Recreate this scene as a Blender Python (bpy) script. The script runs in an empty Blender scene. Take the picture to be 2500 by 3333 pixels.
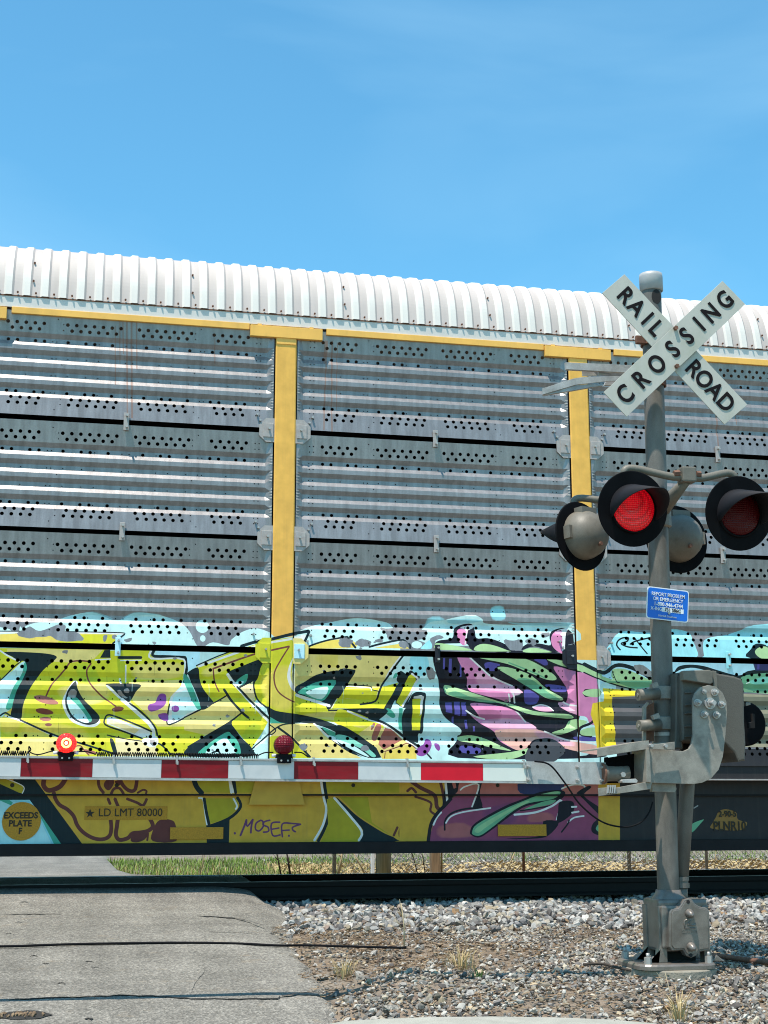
import bpy, bmesh, math, random
import numpy as np
from mathutils import Vector, Matrix, Euler
from mathutils.geometry import delaunay_2d_cdt
R = math.radians
random.seed(7); rng = np.random.default_rng(11)
scn = bpy.context.scene
COL = scn.collection

# ------------------------------------------------------------------ camera
FOC = 4567.7                       # focal length in photo pixels (2500 wide)
CX, CY = 1250.0, 1666.5
CAMZ = 0.733                       # eye height above the rail heads
AX = np.array([[0.97691842, 0.04270581, 0.20930032],
               [-0.21360847, 0.20150852, 0.95591095],
               [-0.00135284, -0.97855533, 0.20597971]])
cam = bpy.data.cameras.new('camera'); camo = bpy.data.objects.new('camera', cam); COL.objects.link(camo)
cam.sensor_fit = 'HORIZONTAL'; cam.sensor_width = 36.0; cam.lens = 36.0 * FOC / 2500.0
cam.clip_start = 0.05; cam.clip_end = 4000
_m = Matrix.Identity(4)
for i in range(3):
    _m[i][0] = AX[i][0]; _m[i][1] = -AX[i][1]; _m[i][2] = -AX[i][2]
_m[2][3] = CAMZ
camo.matrix_world = _m
scn.camera = camo

# ------------------------------------------------------------------ light
SUN_EL, SUN_OFF = 70.0, 45.0       # elevation; swing to the left of the track normal
w = bpy.data.worlds.new('World'); scn.world = w; w.use_nodes = True
nt = w.node_tree; nt.nodes.clear()
wo = nt.nodes.new('ShaderNodeOutputWorld'); bg = nt.nodes.new('ShaderNodeBackground')
sky = nt.nodes.new('ShaderNodeTexSky'); sky.sky_type = 'NISHITA'; sky.sun_disc = False
to_sun = Vector((-math.sin(R(SUN_OFF)) * math.cos(R(SUN_EL)), -math.cos(R(SUN_OFF)) * math.cos(R(SUN_EL)), math.sin(R(SUN_EL))))
sky.sun_elevation = R(SUN_EL); sky.sun_rotation = math.atan2(to_sun.x, to_sun.y)
sky.air_density = 1.0; sky.dust_density = 0.15; sky.ozone_density = 2.6; sky.altitude = 300
bg.inputs['Strength'].default_value = 0.116
# thin high cirrus all over the sky
tc = nt.nodes.new('ShaderNodeTexCoord'); mp = nt.nodes.new('ShaderNodeMapping'); mp.inputs['Scale'].default_value = (1.3, 2.2, 5.0)
mp.inputs['Rotation'].default_value = (0.2, 0.35, 0.6)
nz = nt.nodes.new('ShaderNodeTexNoise'); nz.inputs['Scale'].default_value = 1.5; nz.inputs['Detail'].default_value = 5; nz.inputs['Distortion'].default_value = 0.6
cr = nt.nodes.new('ShaderNodeValToRGB'); cr.color_ramp.elements[0].position = 0.40; cr.color_ramp.elements[1].position = 0.8
cr.color_ramp.elements[1].color = (0.30, 0.30, 0.30, 1)
mx = nt.nodes.new('ShaderNodeMix'); mx.data_type = 'RGBA'
mx.inputs[7].default_value = (4.2, 6.9, 8.6, 1)
nt.links.new(tc.outputs['Generated'], mp.inputs['Vector']); nt.links.new(mp.outputs[0], nz.inputs['Vector'])
nt.links.new(nz.outputs['Fac'], cr.inputs[0]); nt.links.new(cr.outputs[0], mx.inputs[0])
tint = nt.nodes.new('ShaderNodeMix'); tint.data_type = 'RGBA'; tint.blend_type = 'MULTIPLY'; tint.inputs[0].default_value = 1
tint.inputs[7].default_value = (0.90, 1.70, 1.66, 1)               # clear-air azure of the photograph
nt.links.new(sky.outputs[0], tint.inputs[6]); nt.links.new(tint.outputs[2], mx.inputs[6]); nt.links.new(mx.outputs[2], bg.inputs['Color']); nt.links.new(bg.outputs[0], wo.inputs[0])

sun = bpy.data.lights.new('sun', 'SUN'); suno = bpy.data.objects.new('sun', sun); COL.objects.link(suno)
sun.energy = 5.0; sun.angle = R(0.53); sun.color = (1.0, 0.93, 0.83)
suno.location = (-6, -8, 14); suno.rotation_euler = to_sun.to_track_quat('Z', 'Y').to_euler()

scn.view_settings.view_transform = 'Standard'; scn.view_settings.look = 'None'
scn.view_settings.exposure = 0.34; scn.view_settings.gamma = 1.0; scn.view_settings.use_curve_mapping = False
scn.cycles.filter_width = 1.05; scn.cycles.max_bounces = 6; scn.cycles.diffuse_bounces = 3; scn.cycles.glossy_bounces = 3
scn.cycles.transparent_max_bounces = 4; scn.cycles.caustics_reflective = False; scn.cycles.caustics_refractive = False

# ------------------------------------------------------------------ surveying helpers
def at(px, py, Y):
    """world point seen at photo pixel (px,py) on the upright plane y=Y"""
    c = np.array([px - CX, py - CY, FOC]); r = AX @ c
    k = Y / r[1]
    return Vector((r[0] * k, Y, r[2] * k + CAMZ))
def hit(px, py, zf, y0=4.0, y1=60.0):
    """world point where the sight line meets the ground profile z=zf(y)"""
    a, b = y0, y1
    def fa(Y):
        p = at(px, py, Y); return p.z - (zf(Y, p.x) if zf.__name__ == 'gz' else zf(Y))
    for _ in range(50):
        m = (a + b) / 2
        if fa(m) > 0: a = m
        else: b = m
    return at(px, py, a)

# ------------------------------------------------------------------ materials
MATS = {}
def nodes(m):
    m.use_nodes = True
    return m.node_tree, m.node_tree.nodes['Principled BSDF']
def mat(name, col, rough=0.6, metal=0.0, var=0.12, scale=6.0, bump=0.0, bscale=60.0, dirt=None, dirt_amt=0.0, dirt_scale=3.0,
        stretch=(1, 1, 1), emit=None, estr=0.0, spec=0.4, fine=0.0):
    m = bpy.data.materials.new(name); t, b = nodes(m); N = t.nodes; L = t.links
    b.inputs['Roughness'].default_value = rough; b.inputs['Metallic'].default_value = metal
    b.inputs['Specular IOR Level'].default_value = spec
    tc = N.new('ShaderNodeTexCoord'); mp = N.new('ShaderNodeMapping'); mp.inputs['Scale'].default_value = stretch
    L.new(tc.outputs['Object'], mp.inputs['Vector'])
    n1 = N.new('ShaderNodeTexNoise'); n1.inputs['Scale'].default_value = scale; n1.inputs['Detail'].default_value = 6
    L.new(mp.outputs[0], n1.inputs['Vector'])
    r1 = N.new('ShaderNodeMapRange'); r1.inputs[1].default_value = 0.3; r1.inputs[2].default_value = 0.7
    r1.inputs[3].default_value = 1 - var; r1.inputs[4].default_value = 1 + var
    L.new(n1.outputs['Fac'], r1.inputs[0])
    mul = N.new('ShaderNodeMix'); mul.data_type = 'RGBA'; mul.blend_type = 'MULTIPLY'; mul.inputs[0].default_value = 1
    mul.inputs[6].default_value = (*col, 1); L.new(r1.outputs[0], mul.inputs[7])
    out = mul.outputs[2]
    if fine > 0:
        n3 = N.new('ShaderNodeTexNoise'); n3.inputs['Scale'].default_value = bscale * 2; n3.inputs['Detail'].default_value = 3
        L.new(tc.outputs['Object'], n3.inputs['Vector'])
        r3 = N.new('ShaderNodeMapRange'); r3.inputs[1].default_value = 0.35; r3.inputs[2].default_value = 0.65
        r3.inputs[3].default_value = 1 - fine; r3.inputs[4].default_value = 1 + fine; L.new(n3.outputs['Fac'], r3.inputs[0])
        m3 = N.new('ShaderNodeMix'); m3.data_type = 'RGBA'; m3.blend_type = 'MULTIPLY'; m3.inputs[0].default_value = 1
        L.new(out, m3.inputs[6]); L.new(r3.outputs[0], m3.inputs[7]); out = m3.outputs[2]
    if dirt:
        n2 = N.new('ShaderNodeTexNoise'); n2.inputs['Scale'].default_value = dirt_scale; n2.inputs['Detail'].default_value = 8; n2.inputs['Roughness'].default_value = 0.65
        L.new(mp.outputs[0], n2.inputs['Vector'])
        r2 = N.new('ShaderNodeMapRange'); r2.inputs[1].default_value = 0.48; r2.inputs[2].default_value = 0.75; r2.inputs[3].default_value = 0; r2.inputs[4].default_value = dirt_amt
        L.new(n2.outputs['Fac'], r2.inputs[0])
        md = N.new('ShaderNodeMix'); md.data_type = 'RGBA'; md.inputs[7].default_value = (*dirt, 1)
        L.new(r2.outputs[0], md.inputs[0]); L.new(out, md.inputs[6]); out = md.outputs[2]
    L.new(out, b.inputs['Base Color'])
    if bump > 0:
        nb = N.new('ShaderNodeTexNoise'); nb.inputs['Scale'].default_value = bscale; nb.inputs['Detail'].default_value = 5
        L.new(tc.outputs['Object'], nb.inputs['Vector'])
        bp = N.new('ShaderNodeBump'); bp.inputs['Strength'].default_value = bump; bp.inputs['Distance'].default_value = 0.01
        L.new(nb.outputs['Fac'], bp.inputs['Height']); L.new(bp.outputs[0], b.inputs['Normal'])
    if emit:
        b.inputs['Emission Color'].default_value = (*emit, 1); b.inputs['Emission Strength'].default_value = estr
    MATS[name] = m
    return m

def attr_mat(name, metal_rough=0.42, use_paint=True, rough=0.5, jitter=0.1, nscale=9.0):
    """sheet whose paint comes from the colour attribute; bare galvanised steel where its alpha is 0"""
    m = bpy.data.materials.new(name); t, b = nodes(m); N = t.nodes; L = t.links
    a = N.new('ShaderNodeVertexColor'); a.layer_name = 'Col'
    tc = N.new('ShaderNodeTexCoord')
    n1 = N.new('ShaderNodeTexNoise'); n1.inputs['Scale'].default_value = nscale; n1.inputs['Detail'].default_value = 7; L.new(tc.outputs['Object'], n1.inputs['Vector'])
    r1 = N.new('ShaderNodeMapRange'); r1.inputs[1].default_value = 0.3; r1.inputs[2].default_value = 0.7; r1.inputs[3].default_value = 1 - jitter; r1.inputs[4].default_value = 1 + jitter
    L.new(n1.outputs['Fac'], r1.inputs[0])
    mu = N.new('ShaderNodeMix'); mu.data_type = 'RGBA'; mu.blend_type = 'MULTIPLY'; mu.inputs[0].default_value = 1
    L.new(a.outputs['Color'], mu.inputs[6]); L.new(r1.outputs[0], mu.inputs[7])
    out = mu.outputs[2]
    if use_paint:
        # galvanised spangle and vertical weather streaks
        mp = N.new('ShaderNodeMapping'); mp.inputs['Scale'].default_value = (9, 9, 0.7); L.new(tc.outputs['Object'], mp.inputs['Vector'])
        n2 = N.new('ShaderNodeTexNoise'); n2.inputs['Scale'].default_value = 2.2; n2.inputs['Detail'].default_value = 6; L.new(mp.outputs[0], n2.inputs['Vector'])
        cr = N.new('ShaderNodeValToRGB'); cr.color_ramp.elements[0].position = 0.3; cr.color_ramp.elements[0].color = (0.225, 0.208, 0.204, 1)
        cr.color_ramp.elements[1].position = 0.72; cr.color_ramp.elements[1].color = (0.335, 0.315, 0.310, 1)
        L.new(n2.outputs['Fac'], cr.inputs[0])
        vo = N.new('ShaderNodeTexVoronoi'); vo.inputs['Scale'].default_value = 70; L.new(tc.outputs['Object'], vo.inputs['Vector'])
        hs = N.new('ShaderNodeMapRange'); hs.inputs[3].default_value = 0.93; hs.inputs[4].default_value = 1.07; L.new(vo.outputs['Distance'], hs.inputs[0])
        mg = N.new('ShaderNodeMix'); mg.data_type = 'RGBA'; mg.blend_type = 'MULTIPLY'; mg.inputs[0].default_value = 1
        L.new(cr.outputs[0], mg.inputs[6]); L.new(hs.outputs[0], mg.inputs[7])
        mm = N.new('ShaderNodeMix'); mm.data_type = 'RGBA'
        L.new(a.outputs['Alpha'], mm.inputs[0]); L.new(mg.outputs[2], mm.inputs[6]); L.new(out, mm.inputs[7]); out = mm.outputs[2]
        me = N.new('ShaderNodeMapRange'); me.inputs[3].default_value = 0.45; me.inputs[4].default_value = 0.0; L.new(a.outputs['Alpha'], me.inputs[0]); L.new(me.outputs[0], b.inputs['Metallic'])
        b.inputs['Roughness'].default_value = metal_rough
    else:
        b.inputs['Roughness'].default_value = rough
    # run-down grime: tall thin streaks, and smudges
    ms = N.new('ShaderNodeMapping'); ms.inputs['Scale'].default_value = (26, 26, .55); L.new(tc.outputs['Object'], ms.inputs['Vector'])
    ns = N.new('ShaderNodeTexNoise'); ns.inputs['Scale'].default_value = 1.0; ns.inputs['Detail'].default_value = 5; ns.inputs['Roughness'].default_value = .7; L.new(ms.outputs[0], ns.inputs['Vector'])
    rs_ = N.new('ShaderNodeMapRange'); rs_.inputs[1].default_value = .50; rs_.inputs[2].default_value = .74; rs_.inputs[3].default_value = 0; rs_.inputs[4].default_value = .24; L.new(ns.outputs['Fac'], rs_.inputs[0])
    nb = N.new('ShaderNodeTexNoise'); nb.inputs['Scale'].default_value = 2.3; nb.inputs['Detail'].default_value = 8; nb.inputs['Roughness'].default_value = .68; L.new(tc.outputs['Object'], nb.inputs['Vector'])
    rb = N.new('ShaderNodeMapRange'); rb.inputs[1].default_value = .40; rb.inputs[2].default_value = .72; rb.inputs[3].default_value = .15; rb.inputs[4].default_value = 1.0; L.new(nb.outputs['Fac'], rb.inputs[0])
    mm_ = N.new('ShaderNodeMath'); mm_.operation = 'MULTIPLY'; L.new(rs_.outputs[0], mm_.inputs[0]); L.new(rb.outputs[0], mm_.inputs[1])
    gr = N.new('ShaderNodeMix'); gr.data_type = 'RGBA'; gr.inputs[7].default_value = (.13, .105, .085, 1); L.new(mm_.outputs[0], gr.inputs[0]); L.new(out, gr.inputs[6]); out = gr.outputs[2]
    # sheet is never quite flat: shallow oil-canning and dings
    nw = N.new('ShaderNodeTexNoise'); nw.inputs['Scale'].default_value = 3.4; nw.inputs['Detail'].default_value = 2; L.new(tc.outputs['Object'], nw.inputs['Vector'])
    bw = N.new('ShaderNodeBump'); bw.inputs['Strength'].default_value = .07; bw.inputs['Distance'].default_value = .05; L.new(nw.outputs['Fac'], bw.inputs['Height'])
    nf = N.new('ShaderNodeTexNoise'); nf.inputs['Scale'].default_value = 130; nf.inputs['Detail'].default_value = 3; L.new(tc.outputs['Object'], nf.inputs['Vector'])
    bf = N.new('ShaderNodeBump'); bf.inputs['Strength'].default_value = .12; bf.inputs['Distance'].default_value = .004; L.new(nf.outputs['Fac'], bf.inputs['Height']); L.new(bw.outputs[0], bf.inputs['Normal']); L.new(bf.outputs[0], b.inputs['Normal'])
    oi = N.new('ShaderNodeObjectInfo'); ro = N.new('ShaderNodeMapRange'); ro.inputs[3].default_value = .92; ro.inputs[4].default_value = 1.08; L.new(oi.outputs['Random'], ro.inputs[0])
    mo = N.new('ShaderNodeMix'); mo.data_type = 'RGBA'; mo.blend_type = 'MULTIPLY'; mo.inputs[0].default_value = 1; L.new(out, mo.inputs[6]); L.new(ro.outputs[0], mo.inputs[7]); out = mo.outputs[2]
    L.new(out, b.inputs['Base Color'])
    b.inputs['Specular IOR Level'].default_value = 0.22
    MATS[name] = m
    return m

# ------------------------------------------------------------------ mesh helpers
class MB:
    def __init__(s): s.v = []; s.f = []; s.sm = []
    def add(s, vs, fs, smooth=False):
        o = len(s.v); s.v += [tuple(v) for v in vs]; s.f += [[i + o for i in f] for f in fs]; s.sm += [smooth] * len(fs); return s
    def box(s, x0, x1, y0, y1, z0, z1, bev=0.0):
        if bev > 0:
            bm = bmesh.new(); bmesh.ops.create_cube(bm, size=1)
            for v in bm.verts: v.co = Vector((x0 + (v.co.x + .5) * (x1 - x0), y0 + (v.co.y + .5) * (y1 - y0), z0 + (v.co.z + .5) * (z1 - z0)))
            bmesh.ops.bevel(bm, geom=bm.edges[:], offset=bev, segments=2, affect='EDGES', profile=0.6)
            bm.verts.index_update(); s.add([v.co[:] for v in bm.verts], [[v.index for v in f.verts] for f in bm.faces]); bm.free(); return s
        vs = [(x, y, z) for z in (z0, z1) for y in (y0, y1) for x in (x0, x1)]
        return s.add(vs, [[0, 2, 3, 1], [4, 5, 7, 6], [0, 1, 5, 4], [2, 6, 7, 3], [0, 4, 6, 2], [1, 3, 7, 5]])
    def obox(s, c, ux, uy, uz, hx, hy, hz):
        c = Vector(c); ux = Vector(ux).normalized(); uy = Vector(uy).normalized(); uz = Vector(uz).normalized()
        vs = [c + ux * hx * i + uy * hy * j + uz * hz * k for k in (-1, 1) for j in (-1, 1) for i in (-1, 1)]
        return s.add(vs, [[0, 2, 3, 1], [4, 5, 7, 6], [0, 1, 5, 4], [2, 6, 7, 3], [0, 4, 6, 2], [1, 3, 7, 5]])
    def prism(s, pts, y0, y1, bev=0.0):
        """outline in (x,z), extruded along y from y0 (front) to y1"""
        bm = bmesh.new()
        vs = [bm.verts.new((p[0], y0, p[1])) for p in pts]
        f = bm.faces.new(vs); bmesh.ops.recalc_face_normals(bm, faces=[f])
        if f.normal.y > 0: f.normal_flip()
        r = bmesh.ops.extrude_face_region(bm, geom=[f])
        for v in r['geom']:
            if isinstance(v, bmesh.types.BMVert): v.co.y = y1
        bmesh.ops.recalc_face_normals(bm, faces=bm.faces[:])
        if bev > 0:
            es = [e for e in bm.edges if abs(e.verts[0].co.y - y0) < 1e-6 and abs(e.verts[1].co.y - y0) < 1e-6]
            bmesh.ops.bevel(bm, geom=es, offset=bev, segments=2, affect='EDGES', profile=0.5)
        bm.verts.index_update(); s.add([v.co[:] for v in bm.verts], [[v.index for v in f.verts] for f in bm.faces]); bm.free(); return s
    def tube(s, path, r, n=10, cap=True, smooth=True):
        P = [Vector(p) for p in path]; rs = r if isinstance(r, (list, tuple)) else [r] * len(P)
        vs = []; prev = None
        for i, p in enumerate(P):
            d = (P[min(i + 1, len(P) - 1)] - P[max(i - 1, 0)]).normalized()
            if prev is None:
                u = d.orthogonal().normalized()
            else:
                u = (prev - d * prev.dot(d)); u = u.normalized() if u.length > 1e-6 else d.orthogonal().normalized()
            prev = u; w_ = d.cross(u)
            for k in range(n):
                a = 2 * math.pi * k / n
                vs.append(p + (u * math.cos(a) + w_ * math.sin(a)) * rs[i])
        fs = [[i * n + k, i * n + (k + 1) % n, (i + 1) * n + (k + 1) % n, (i + 1) * n + k] for i in range(len(P) - 1) for k in range(n)]
        s.add(vs, fs, smooth)
        if cap:
            o = len(s.v) - len(vs)
            s.f.append([o + k for k in range(n)][::-1]); s.sm.append(False)
            s.f.append([o + (len(P) - 1) * n + k for k in range(n)]); s.sm.append(False)
        return s
    def lathe(s, c, axis, prof, n=24, smooth=True, a0=0.0, a1=2 * math.pi, up=None):
        """profile [(radius, distance along axis)]"""
        c = Vector(c); ax = Vector(axis).normalized(); u = Vector(up) if up is not None else ax.orthogonal()
        u = (u - ax * u.dot(ax)).normalized(); v = ax.cross(u)
        full = abs(a1 - a0 - 2 * math.pi) < 1e-6; m = n if full else n + 1
        vs = []
        for (r, d) in prof:
            for k in range(m):
                a = a0 + (a1 - a0) * k / n
                vs.append(c + ax * d + (u * math.cos(a) + v * math.sin(a)) * max(r, 1e-5))
        fs = [[i * m + k, i * m + (k + 1) % m, (i + 1) * m + (k + 1) % m, (i + 1) * m + k] for i in range(len(prof) - 1) for k in range(n)]
        return s.add(vs, fs, smooth)
    def mesh(s, name, m=None):
        me = bpy.data.meshes.new(name); me.from_pydata([tuple(v) for v in s.v], [], s.f)
        me.polygons.foreach_set('use_smooth', s.sm); me.update()
        if m: me.materials.append(MATS[m] if isinstance(m, str) else m)
        return me
    def build(s, name, m, parent=None, loc=None):
        return link(name, s.mesh(name, m), parent, loc)
def link(name, me, parent=None, loc=None):
    o = bpy.data.objects.new(name, me); COL.objects.link(o)
    if loc is not None: o.location = loc
    if parent is not None:
        o.parent = parent
        if parent.type == 'EMPTY' or True: o.matrix_parent_inverse = Matrix.Translation(-Vector(parent.matrix_basis.translation)) if parent.parent is None else Matrix.Identity(4)
    return o
def tag(o, label=None, cat=None, group=None, kind=None):
    if label: o['label'] = label
    if cat: o['category'] = cat
    if group: o['group'] = group
    if kind: o['kind'] = kind
    return o
def thing(name, loc, label, cat, group=None):
    o = bpy.data.objects.new(name, None); COL.objects.link(o); o.location = loc; o.empty_display_size = 0.2
    return tag(o, label, cat, group)
def catmull(p, closed=True, n=5):
    P = [np.array(q, float) for q in p]; out = []; m = len(P)
    for i in range(m if closed else m - 1):
        p0 = P[(i - 1) % m] if closed or i > 0 else P[0]; p1 = P[i]; p2 = P[(i + 1) % m]; p3 = P[(i + 2) % m] if closed or i + 2 < m else P[-1]
        for k in range(n):
            t = k / n
            out.append(0.5 * ((2 * p1) + (-p0 + p2) * t + (2 * p0 - 5 * p1 + 4 * p2 - p3) * t * t + (-p0 + 3 * p1 - 3 * p2 + p3) * t ** 3))
    if not closed: out.append(P[-1])
    return out
def text_mesh(txt, size, spacing=1.0, bold=0.0, sx=1.0, align='CENTER'):
    """lettering as a flat-faced solid in the xz plane, front towards -y, origin at its centre line"""
    cu = bpy.data.curves.new('lettering', 'FONT'); cu.body = txt; cu.size = size; cu.align_x = align; cu.align_y = 'CENTER'
    cu.space_character = spacing; cu.offset = bold; cu.extrude = 0.0012; cu.resolution_u = 3 if size < .12 else 8
    o = bpy.data.objects.new('lettering', cu); COL.objects.link(o); dg = bpy.context.evaluated_depsgraph_get()
    me = bpy.data.meshes.new_from_object(o.evaluated_get(dg)); bpy.data.objects.remove(o); bpy.data.curves.remove(cu)
    co = np.empty(len(me.vertices) * 3); me.vertices.foreach_get('co', co); co = co.reshape(-1, 3)
    me.vertices.foreach_set('co', np.column_stack([co[:, 0] * sx, -co[:, 2], co[:, 1]]).ravel()); me.update()
    me.materials.clear()
    return me
def letters(name, txt, size, loc, m, parent, rot=(0, 0, 0), **k):
    me = text_mesh(txt, size, **k); me.materials.append(MATS[m]); o = link(name, me, parent, loc); o.rotation_euler = rot; return o
# ------------------------------------------------------------------ painted sheets (graffiti)
ZONES = {'A': (0, 2000, 2.5523), 'B': (600, 2000, 2.5523), 'C': (1250, 1950, 2.37), 'E': (1100, 2000, 4.1475), 'F': (0, 1950, 1.3272),
         'G': (1900, 2000, 2.765), 'S': (0, 2480, 3.318), 'T': (700, 2500, 2.37), 'U': (1300, 2500, 2.37), 'V': (0, 2400, 2.07375), 'W': (2200, 2400, 3.687), 'P': (0, 0, 1.0)}
PAL = dict(lime=(.64, .60, .025), lime2=(.47, .55, .03), yel=(.80, .60, .11), pale=(.80, .62, .20), cream=(.82, .66, .33), cyan=(.56, .78, .74), cyan2=(.27, .62, .68), aqua=(.33, .72, .76),
           ink=(.007, .018, .022), teal=(.06, .36, .25), mint=(.20, .55, .42), white=(.78, .76, .72), maroon=(.20, .055, .04), brick=(.36, .12, .09), purple=(.27, .07, .31), pink=(.66, .22, .40), rose=(.74, .36, .48), peach=(.80, .42, .34),
           night=(.011, .010, .017), violet=(.09, .075, .30), leaf=(.42, .62, .30), leaf2=(.16, .40, .22), grey=(.085, .08, .08), olive=(.20, .19, .13), sun=(.85, .58, .03), ochre=(.62, .345, .04), mauve=(.28, .06, .12), salmon=(.50, .15, .12),
           brown=(.13, .035, .03), black=(.012, .012, .014), navy=(.035, .04, .12), sulime=(.42, .33, .02), tag=(.13, .04, .12), rust=(.25, .10, .05), haze=(.30, .62, .66), soot=(.06, .062, .07), skyb=(.50, .78, .85), orange=(.55, .27, .05), dgrey=(.026, .023, .024), slate=(.11, .10, .10))
def pts(z, s):
    ox, oy, k = ZONES[z]
    return [(ox + float(a.split(',')[0]) / k, oy + float(a.split(',')[1]) / k) for a in s.split()]
def stroke(p, wd, taper=False):
    p = [np.array(q) for q in catmull(p, False, 4)] if len(p) > 2 else [np.array(q, float) for q in p]
    L_, R_ = [], []
    n = len(p)
    for i in range(n):
        d = p[min(i + 1, n - 1)] - p[max(i - 1, 0)]; d = d / (np.linalg.norm(d) + 1e-9); nn = np.array([-d[1], d[0]])
        k = wd / 2 * (1.0 if not taper else (0.35 + 0.65 * math.sin(math.pi * (0.15 + 0.7 * i / (n - 1)))))
        L_.append(p[i] + nn * k); R_.append(p[i] - nn * k)
    d0 = p[0] - p[1]; d0 /= np.linalg.norm(d0) + 1e-9; d1 = p[-1] - p[-2]; d1 /= np.linalg.norm(d1) + 1e-9
    return L_ + [p[-1] + d1 * wd * .35] + R_[::-1] + [p[0] + d0 * wd * .35]
def parse(txt):
    """lines: zone kind colour [width] points. kinds: f fill, c curved fill, k stroke, e ellipse x,y rx,ry, x bare-metal chip, h soft spray"""
    out = []
    for ln in txt.strip().splitlines():
        ln = ln.strip()
        if not ln or ln.startswith('#'): continue
        z, kd, colr, rest = ln.split(' ', 3)
        al = 1.0
        if '@' in colr: colr, a = colr.split('@'); al = float(a)
        sc = ZONES[z][2]
        if kd == 'k':
            wd, rest = rest.split(' ', 1); out.append((stroke(pts(z, rest), float(wd) / sc), PAL[colr], al, 1))
        elif kd == 'e':
            a, b = rest.split()[:2]; c = pts(z, a)[0]; rx, ry = [float(q) / sc for q in b.split(',')]
            out.append(([(c[0] + rx * math.cos(t), c[1] + ry * math.sin(t)) for t in np.linspace(0, 2 * math.pi, 19)[:-1]], PAL[colr], al, 1))
        elif kd == 'x':
            p = catmull(pts(z, rest), True, 3); out.append(([q + rng.normal(0, .9, 2) for q in p], (.3, .3, .3), 1.0, 0))
        elif kd == 'h':
            p = np.array(catmull(pts(z, rest), True, 3)); c = p.mean(0)
            for s_ in (1.0, .95, .90, .85, .80): out.append(([c + (q - c) * s_ for q in p], PAL[colr], 0.34 * al, 1))
        else:
            p = pts(z, rest); out.append((catmull(p, True, 4) if kd == 'c' else p, PAL[colr], al, 1))
    return out

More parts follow.
